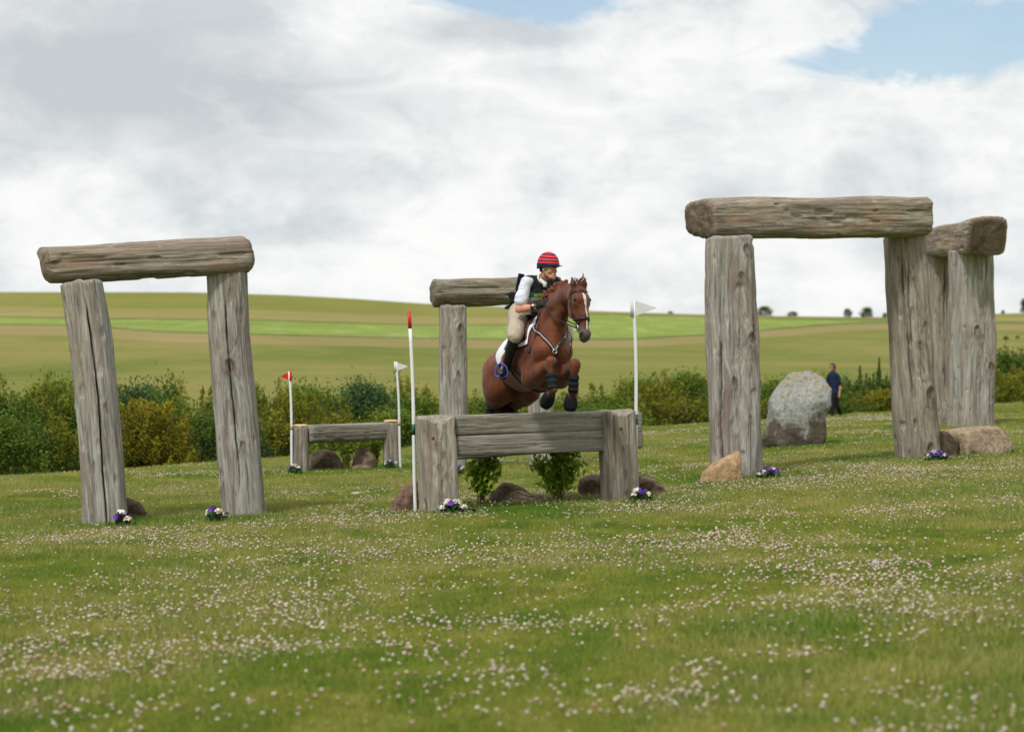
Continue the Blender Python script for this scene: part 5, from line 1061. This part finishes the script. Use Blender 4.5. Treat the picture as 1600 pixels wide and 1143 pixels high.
# loose tail of the vest flapping behind the rider
tp = [(803, 452), (812, 488), (802, 484), (787, 481), (793, 472), (799, 462)]; w_ = [-.17, -.16, -.14, -.12, -.13, -.16]; A_ = np.array([S(x, y, w__) for (x, y), w__ in zip(tp, w_)]); B_ = A_ + L_ * .03; n = len(A_)
def slab(name, A_, off, mat, par):
    A_ = np.asarray(A_); n = len(A_); c = A_.mean(0); V = np.vstack([A_, c, A_ + off, c + off]); T = [[i, (i + 1) % n, n] for i in range(n)] + [[n + 1 + (i + 1) % n, n + 1 + i, 2 * n + 1] for i in range(n)]; Q = [[(i + 1) % n, i, n + 1 + i, n + 1 + (i + 1) % n] for i in range(n)]
    return mk(name, V, [np.array(Q), np.array(T)], mat, par, smooth=False)
b = MB(); b.tube(catmull([S(806, 458, -.12), S(806, 470, -.12), S(800, 478, -.11), S(790, 480, -.10)], 12), np.linspace(.09, .012, 12), 16); V = np.concatenate(b.V); V = V + .014 * fbm(V * 16, 3, 2)[:, None]; b.V = [V]; b.build('vest_tail', M_VEST, rider)
slab('back_flap', [S(810, 427, -.17), S(817, 428.5, -.10), S(816, 440, -.12), S(808, 462, -.18), S(805, 452, -.2)], L_ * .02, M_NAVY, vest)
# breeches
br = [cone(pel + L_ * .07, pel - L_ * .07, .138, .138, .06), cone(pel, wai, .135, .12, .05)]
for hp, kn, an in ((hpR, knR, anR), (hpL, knL, anL)): br += [cone(pel + (hp - pel) * .85, kn + (hp - kn) * .12, .118, .090, .05), cone(kn + (hp - kn) * .12, kn + (an - kn) * .09, .090, .082, .03)]
V, F = body_mesh(br, .010); V = fold(V, .012, 11, 12); mk('breeches', V, F, simple('beige_breeches', (.42, .355, .28), .85, .2, .07, 10, bump=.01), rider)
M_RBOOT = simple('black_riding_boot', (.012, .012, .014), .32, .5, .3, 20)
for kn, an, sg in ((knR, anR, -1), (knL, anL, 1)):
    foot = an + D_ * .17 + L_ * sg * .10 - Zv * .055; heel = an - D_ * .03 - Zv * .085
    bp_ = [cone(kn + (an - kn) * .10, kn + (an - kn) * .40, .068, .064, .02), cone(kn + (an - kn) * .40, an, .062, .044, .02), cone(an, heel, .044, .032, .02), cone(heel + Zv * .02, foot, .038, .034, .02), cone(foot, foot + D_ * .04 + L_ * sg * .02, .036, .028, .02), cone(an, foot + Zv * .02, .044, .036, .02)]
    V, F = body_mesh(bp_, .009); o_ = mk('riding_boot', V, F, M_RBOOT, rider)
    b = MB(); b.tube([heel - Zv * .028, foot - Zv * .034, foot + D_ * .05 - Zv * .03], [.030, .036, .028], 10); b.V[0][:, 2] = heel[2] - .03 + (b.V[0][:, 2] - heel[2] + .03) * .35 + ((b.V[0] - heel) @ D_) * .02; b.build('sole', M_BLACK, o_)
    # stirrup iron and leather hanging from the saddle
    top = anR if sg < 0 else anL; c = foot + Zv * .03 - D_ * .02; up = np.array([0, 0, 1.]); sdv = L_ * .80 + D_ * .6; sdv = sdv / np.linalg.norm(sdv); si = 0
    arch_ = [c - sdv * .062 - up * .062, c - sdv * .072 - up * .02, c - sdv * .058 + up * .045, c + up * .088, c + sdv * .058 + up * .045, c + sdv * .072 - up * .02, c + sdv * .062 - up * .062]
    b = MB(); b.tube(catmull(arch_, 30), .0085, 8); b.tube([arch_[0], arch_[-1]], .013, 8); b.build('stirrup_iron', simple('blue_anodised_metal', (.07, .08, .42), .35, .5, .1, 20), sad)
    a_ = c + up * .09; e_ = Bf(-.20, -.30, sg * .31); b = MB(); pts = catmull([a_, a_ * .5 + e_ * .5 + L_ * sg * .02, e_], 14); b.ribbon(pts, np.tile(L_ * sg * .5 + D_ * .8, (14, 1)), .028, .006); b.build('stirrup_leather', simple('chestnut_leather', (.16, .045, .03), .5, .4, .2, 30), sad)
# gloves, watch
M_GLV = simple('black_glove', (.016, .016, .018), .65, .3, .3, 60)
for wr, ha, sg in ((wrR, haR, -1), (wrL, haL, 1)):
    V, F = body_mesh(hand(wr + (ha - wr) * .2, ha, sg, .0045), .006, smooth=1); mk('glove', V, F, M_GLV, rider)
ax = (wrR - elR) / np.linalg.norm(wrR - elR); c = wrR - ax * .045; b = MB(); b.tube([c - ax * .012, c + ax * .012], .0365, 16); wa = b.build('wristwatch', M_BLACK, rider); nf = np.array([.05, -.9, .42]); nf /= np.linalg.norm(nf); b = MB(); b.tube([c + nf * .030, c + nf * .050], [.025, .024], 18); b.build('watch_case', M_BLACK, wa); b = MB(); b.tube([c + nf * .050, c + nf * .0525], [.018, .017], 18); b.build('watch_face', simple('watch_glass', (.45, .55, .52), .25, .5, .1, 10), wa)
# collar, stock and tie
M_COL = simple('white_collar', (.70, .72, .72), .85, .2, .04, 30)
b = MB(); cb_ = nkb + (Fh(-.03, 0, -.08) - nkb) * .25; axn = (Fh(-.03, 0, -.08) - nkb); axn /= np.linalg.norm(axn); b.tube([cb_ - axn * .03, cb_ + axn * .03, cb_ + axn * .045], [.080, .070, .066], 20); b.build('collar', M_COL, rider)
cpt = near(U(.4, .02, .36), VB)[0]
b = MB(); k0 = near(cb_ + D_ * .09 - Zv * .045 + L_ * .03, VB)[0]; b.tube([cb_ + D_ * .07 + L_ * .02 - Zv * .00, cb_ + D_ * .105 + L_ * .03 - Zv * .035, cb_ + D_ * .12 + L_ * .03 - Zv * .11], [.018, .022, .026], 10); b.build('tie', simple('dark_blue_tie', (.02, .035, .075), .7, .3, .6, 90), rider)
b = MB(); b.tube([cb_ + D_ * .075 - L_ * .055 + Zv * .005, cb_ + D_ * .11 - Zv * .045 - L_ * .012, cb_ + D_ * .115 - Zv * .09 - L_ * .02], [.02, .03, .02], 8); b.build('shirt_front', M_COL, rider)
# helmet with striped silk
HQ = Fh(-.012, 0, .052); prof = [(0, 1.), (.22, .975), (.42, .905), (.62, .775), (.80, .58), (.93, .33), (1.0, .0), (1.02, -.12), (.99, -.26)]; n = 48; V = []
for (r_, h_) in prof:
    for a in np.linspace(0, 2 * np.pi, n, endpoint=False): V.append(HQ + fF * math.cos(a) * .136 * r_ + fL_ * math.sin(a) * .112 * r_ + fU * (.135 * h_ - (.030 if h_ < -.2 and math.cos(a) < -.2 else 0)))
m = len(prof); i, j = np.meshgrid(np.arange(m - 1), np.arange(n), indexing='ij'); Q = np.stack([i * n + j, (i + 1) * n + j, (i + 1) * n + (j + 1) % n, i * n + (j + 1) % n], -1).reshape(-1, 4)[:, ::-1]
V = np.array(V); hh_ = (V - HQ) @ fU; ll_ = (V - HQ) @ fF
sub_V, sub_Q = V, Q
t = MT('striped_silk', .7, .25); a = t.attr('hgt'); wob = t.noise(t.obj(), 9, 3); x = t.math('ADD', t.math('MULTIPLY', a, 27), t.math('MULTIPLY', t.math('SUBTRACT', wob, .5), .55)); fr_ = t.math('FRACT', x)
k = t.ramp(fr_, [(.0, (.66, .04, .05)), (.50, (.66, .04, .05)), (.56, (.012, .014, .045)), (.96, (.012, .014, .045)), (1.0, (.72, .045, .055))]); k = t.mix(t.math('LESS_THAN', a, -.002), k, (.012, .014, .045)); t.col(k)
hel = mk('helmet', V, Q, t.m, rider, attrs={'hgt': hh_ - .10 * 0})
sm = hel.modifiers.new('smooth', 'SUBSURF'); sm.levels = 2; sm.render_levels = 2
b = MB(); rows = []
for a in np.linspace(-1.15, 1.15, 17):
    i0 = HQ + fF * math.cos(a) * .130 + fL_ * math.sin(a) * .110 + fU * (-.006); i1 = i0 + fF * (.062 * math.cos(a * 1.35) ** 1 if abs(a) < 1.15 else 0) * 1.0 - fU * .010; rows.append((i0, i1))
V = []
for i0, i1 in rows: V += [i0, i1, i0 - fU * .007, i1 - fU * .006]
Q = []
for i in range(len(rows) - 1):
    c = 4 * i; Q += [[c, c + 1, c + 5, c + 4], [c + 2, c + 6, c + 7, c + 3], [c + 1, c + 3, c + 7, c + 5], [c, c + 4, c + 6, c + 2]]
mk('peak', np.array(V), np.array(Q), simple('navy_peak', (.012, .013, .03), .6, .3, .2, 20), hel, smooth=False)
b = MB()
for s in (-1, 1): b.tube(catmull([Fh(.005, s * .084, .03), Fh(-.003, s * .083, -.02), Fh(.004, s * .070, -.07)], 10), .007, 8)
b.build('harness', simple('tan_harness', (.28, .24, .16), .6, .3, .3, 40), hel)
b = MB(); b.tube(catmull([Fh(.004, -.070, -.07), Fh(.040, -.046, -.118), Fh(.070, 0, -.142), Fh(.040, .046, -.118), Fh(.004, .070, -.07)], 20), .004, 8); b.build('chin_strap', M_BLACK, hel)
HB = bvh(RV, RF)
M_BROW = simple('brown_brow', (.045, .025, .015), .8, .2, .2, 40); M_LIP = simple('lip', (.36, .13, .10), .5, .3, .1, 40); M_SCL = simple('eye_white', (.5, .48, .45), .3, .4, .05, 10)
for s in (-1, 1):
    p, nr_ = near(Fh(.09, s * .031, .004), HB); b = MB(); b.ball(p - nr_ * .004, .0085, 2, (1.2, 1, .6)); ey = b.build('eye', M_SCL, rider); b = MB(); b.ball(p + nr_ * .0015, .0035, 2); b.build('iris', M_EYE, ey)
    b = MB(); q = [near(Fh(.1, s * x, .019 + .004 * math.sin(x * 60)), HB, off=.002)[0] for x in (.016, .028, .042, .05)]; b.tube(catmull(q, 8), .0028, 6); b.build('eyebrow', M_BROW, rider)
b = MB(); b.tube(catmull([near(Fh(.1, x, -.068), HB, off=.0015)[0] for x in (-.024, -.012, 0, .012, .024)], 10), .0042, 6); b.build('lips', M_LIP, rider)
b = MB(); 
for s in (-1, 1): b.tube([Fh(-.055, s * .062, .02), Fh(-.055, s * .062, -.045)], [.028, .02], 8)
b.build('hair', M_BROW, rider)
# number bib draped on the chest: white panel, green band and lettering
def drape(w, v, off):
    o_ = U(1.0, w, v); loc, nr_, _, _ = VB.ray_cast(Vector(o_), Vector(-D_)); loc = Vector(U(.1, w, v)) if loc is None else loc; nr_ = Vector(D_) if nr_ is None else nr_
    return np.array(loc) + np.array(nr_) * off
def panel(name, w0, w1, v0, v1, off, mat, nx=18, ny=10):
    W = np.array([[drape(w0 + (w1 - w0) * i / nx, v0 + (v1 - v0) * j / ny, off) for i in range(nx + 1)] for j in range(ny + 1)]); n = nx + 1; V = W.reshape(-1, 3); k0 = len(V); V = np.vstack([V, V + D_ * -.01])
    i, j = np.meshgrid(np.arange(ny), np.arange(nx), indexing='ij'); q = np.stack([i * n + j, i * n + j + 1, (i + 1) * n + j + 1, (i + 1) * n + j], -1).reshape(-1, 4); return mk(name, V, np.concatenate([q, q[:, ::-1] + k0]), mat, vest)
panel('bib', -.155, .15, .02, .215, .007, simple('white_bib', (.52, .51, .49), .85, .2, .04, 20)); panel('bib_band', -.158, .15, .215, .262, .009, simple('green_band', (.0, .11, .06), .7, .3, .15, 20), ny=3)
def lettering(name, body, w0, v0, size, off, mat, width, italic=0.):
    cu = bpy.data.curves.new('txt', 'FONT'); cu.body = body; cu.size = 1; cu.shear = italic; ob = bpy.data.objects.new('txt', cu); COL.objects.link(ob); dg = bpy.context.evaluated_depsgraph_get(); me = bpy.data.meshes.new_from_object(ob.evaluated_get(dg)); COL.objects.unlink(ob); bpy.data.objects.remove(ob)
    bm = bmesh.new(); bm.from_mesh(me); bmesh.ops.triangulate(bm, faces=bm.faces[:]); C = np.array([v.co[:] for v in bm.verts]); Tt = np.array([[v.index for v in f.verts] for f in bm.faces]); bm.free(); sx = width / np.ptp(C[:, 0])
    V = np.array([drape(w0 + (c[0] - C[:, 0].min()) * sx, v0 + c[1] * size, off) for c in C]); return mk(name, V, Tt, mat, vest, smooth=False)
lettering('lettering', 'BETTERDOCK', -.10, .222, .042, .013, simple('yellow_print', (.55, .58, .05), .7, .2, .05, 20), .21); lettering('lettering', 'Monaco', -.10, .150, .05, .011, simple('black_print', (.02, .02, .02), .7, .2, .05, 20), .16, .3)
# reins from the gloves to the bit, whip
re = thing('reins', 'black reins running from rider gloves to the bit', 'reins', tuple(haR))
bitR, bitL = near(Hh(.78, -.07, -.045))[0], near(Hh(.78, .07, -.045))[0]
b = MB(); b.tube(catmull([haR + D_ * .03, S(857, 483, -.10), S(862, 491, -.09), S(873.6, 499.5, -.03), S(884, 505, .0), bitR], 40), .0075, 6); b.build('rein', M_BLACK, re)
b = MB(); b.tube(catmull([haL + D_ * .03, S(875, 486, .13), S(885, 500, .14), bitL], 30), .0075, 6); b.build('rein', M_BLACK, re)
b = MB(); b.tube(catmull([S(886, 507, -.01), S(888, 517, .0), S(893, 528, .01), S(893, 540, .02), S(890.5, 553, .03)], 24), .006, 6); b.tube(catmull([S(886, 507, -.01), S(886, 516, .0), S(886.5, 524, .02), S(878, 533, .0), S(867, 547, .0)], 24), .006, 6); b.build('running_rein', M_BLACK, re)
b = MB(); a_, e_ = haR, ray(828, 545)[0] + np.array([0, -.03, 0]); mid = ray(838, 520)[0] + np.array([0, -.03, 0]); b.tube(catmull([a_, mid, e_], 16), np.linspace(.006, .005, 16), 6); b.tube([e_, e_ + (e_ - mid) / np.linalg.norm(e_ - mid) * .05], [.008, .014], 8); props(b.build('whip', M_BLACK), 'thin black riding whip held in the right glove along the horse shoulder', 'whip')

# ------------------------------------------------------------------ the walker by the standing stone
Yw = float(crest(1306)) - .4; q = lambda px, py, dy=0.: P(px, py, Yw + dy); m_ = FPX / Yw
base = q(1305, 653); base[2] = float(terrain(base[0], base[1])); wk = thing('person', 'woman in dark blue top and sunglasses walking behind the standing stone', 'person', tuple(base)); rp = lambda px: px / m_
hd_ = q(1300, 574.5); ch_ = q(1302, 592); pv_ = q(1303, 617)
sk = [ell(hd_, (rp(4.0), rp(4.6), rp(5.6)), None, .02), cone(q(1300.2, 578.5), q(1301, 585), rp(2.1), rp(2.4), .03), cone(q(1298.5, 577, -.08), q(1298, 579, -.08), .03, .025, .03), cone(ch_, pv_, rp(6.4), rp(6.0), .06),
      cone(q(1309.5, 588), q(1313, 603), rp(2.3), rp(1.9), .03), cone(q(1313, 603), q(1311.5, 614, -.06), rp(1.9), rp(1.4), .03), cone(q(1311.5, 614, -.06), q(1311, 619, -.08), rp(1.6), rp(1.4), .02),
      cone(q(1295, 588), q(1292, 603, .05), rp(2.3), rp(1.9), .03), cone(q(1292, 603, .05), q(1292.5, 615, -.02), rp(1.9), rp(1.4), .03),
      cone(q(1299.5, 619), q(1300, 635), rp(4.2), rp(2.8), .04), cone(q(1300, 635), q(1300.5, 650), rp(2.7), rp(1.7), .03), cone(q(1300.5, 650.5), q(1299, 652, -.16), rp(1.6), rp(1.3), .02),
      cone(q(1306, 619), q(1308.5, 634, .08), rp(4.2), rp(2.8), .04), cone(q(1308.5, 634, .08), q(1313.5, 647, .28), rp(2.7), rp(1.7), .03), cone(q(1313.5, 647.5, .28), q(1313.5, 651, .16), rp(1.6), rp(1.3), .02)]
for i in range(4): sk.append(cone(q(1310.3 + i * .5, 619, -.09 + .02 * i), q(1310 + i * .5, 622 - .2 * abs(i - 1), -.10 + .02 * i), .012, .009, .008))
V, F = body_mesh(sk, .014, smooth=1); mk('body', V, F, skinmat('walker_skin', (.42, .22, .15)), wk)
tpz = grow([cone(q(1301.5, 587), q(1303, 614), rp(6.9), rp(7.0), .06), cone(q(1296.5, 587), q(1307, 587), rp(3.0), rp(3.0), .05), cone(q(1309, 587.5), q(1312.6, 601), rp(2.7), rp(2.4), .03), cone(q(1295, 587.5), q(1292.3, 600, .05), rp(2.7), rp(2.3), .03)], .008)
V, F = body_mesh(tpz, .014); V = fold(V, .012, 9, 3); mk('top', V, F, simple('dark_blue_jersey', (.010, .017, .05), .85, .2, .2, 20), wk)
tr_ = grow([cone(q(1301, 617), q(1305, 617), rp(5.4), rp(5.4), .05)] + sk[9:11] + sk[12:14], .016); V, F = body_mesh(tr_, .014); mk('trousers', V, F, simple('black_trousers', (.018, .017, .02), .85, .2, .2, 20), wk)
b = MB(); b.tube([q(1300.6, 650, .0), q(1300, 652, -.04), q(1298.5, 653, -.18)], [.05, .05, .035], 10); b.build('shoe', M_BLACK, wk); b = MB(); b.tube([q(1313.2, 648.5, .3), q(1313.8, 651, .26), q(1313.6, 653, .14)], [.045, .05, .035], 10); b.build('shoe', simple('brown_shoe', (.10, .06, .045), .7, .3, .2, 20), wk)
V, F = body_mesh([ell(q(1301, 572, .02), (rp(4.8), rp(5.2), rp(5.6)), None, .02), cone(q(1303.5, 573, .03), q(1303.8, 579, .04), rp(2.4), rp(1.6), .03)], .014, cut=[(q(1299, 574, -.045), np.array([-.35, -.85, -.35]))]); mk('hair', V, F, simple('auburn_hair', (.085, .03, .018), .6, .3, .3, 40), wk)
b = MB(); 
for px in (1297.2, 1300.6): b.ball(q(px, 573.8, -.105), .026, 2, (1, .4, .8))
b.tube([q(1296.5, 573.4, -.10), q(1303, 573.4, -.06)], .006, 6); b.build('sunglasses', M_EYE, wk)
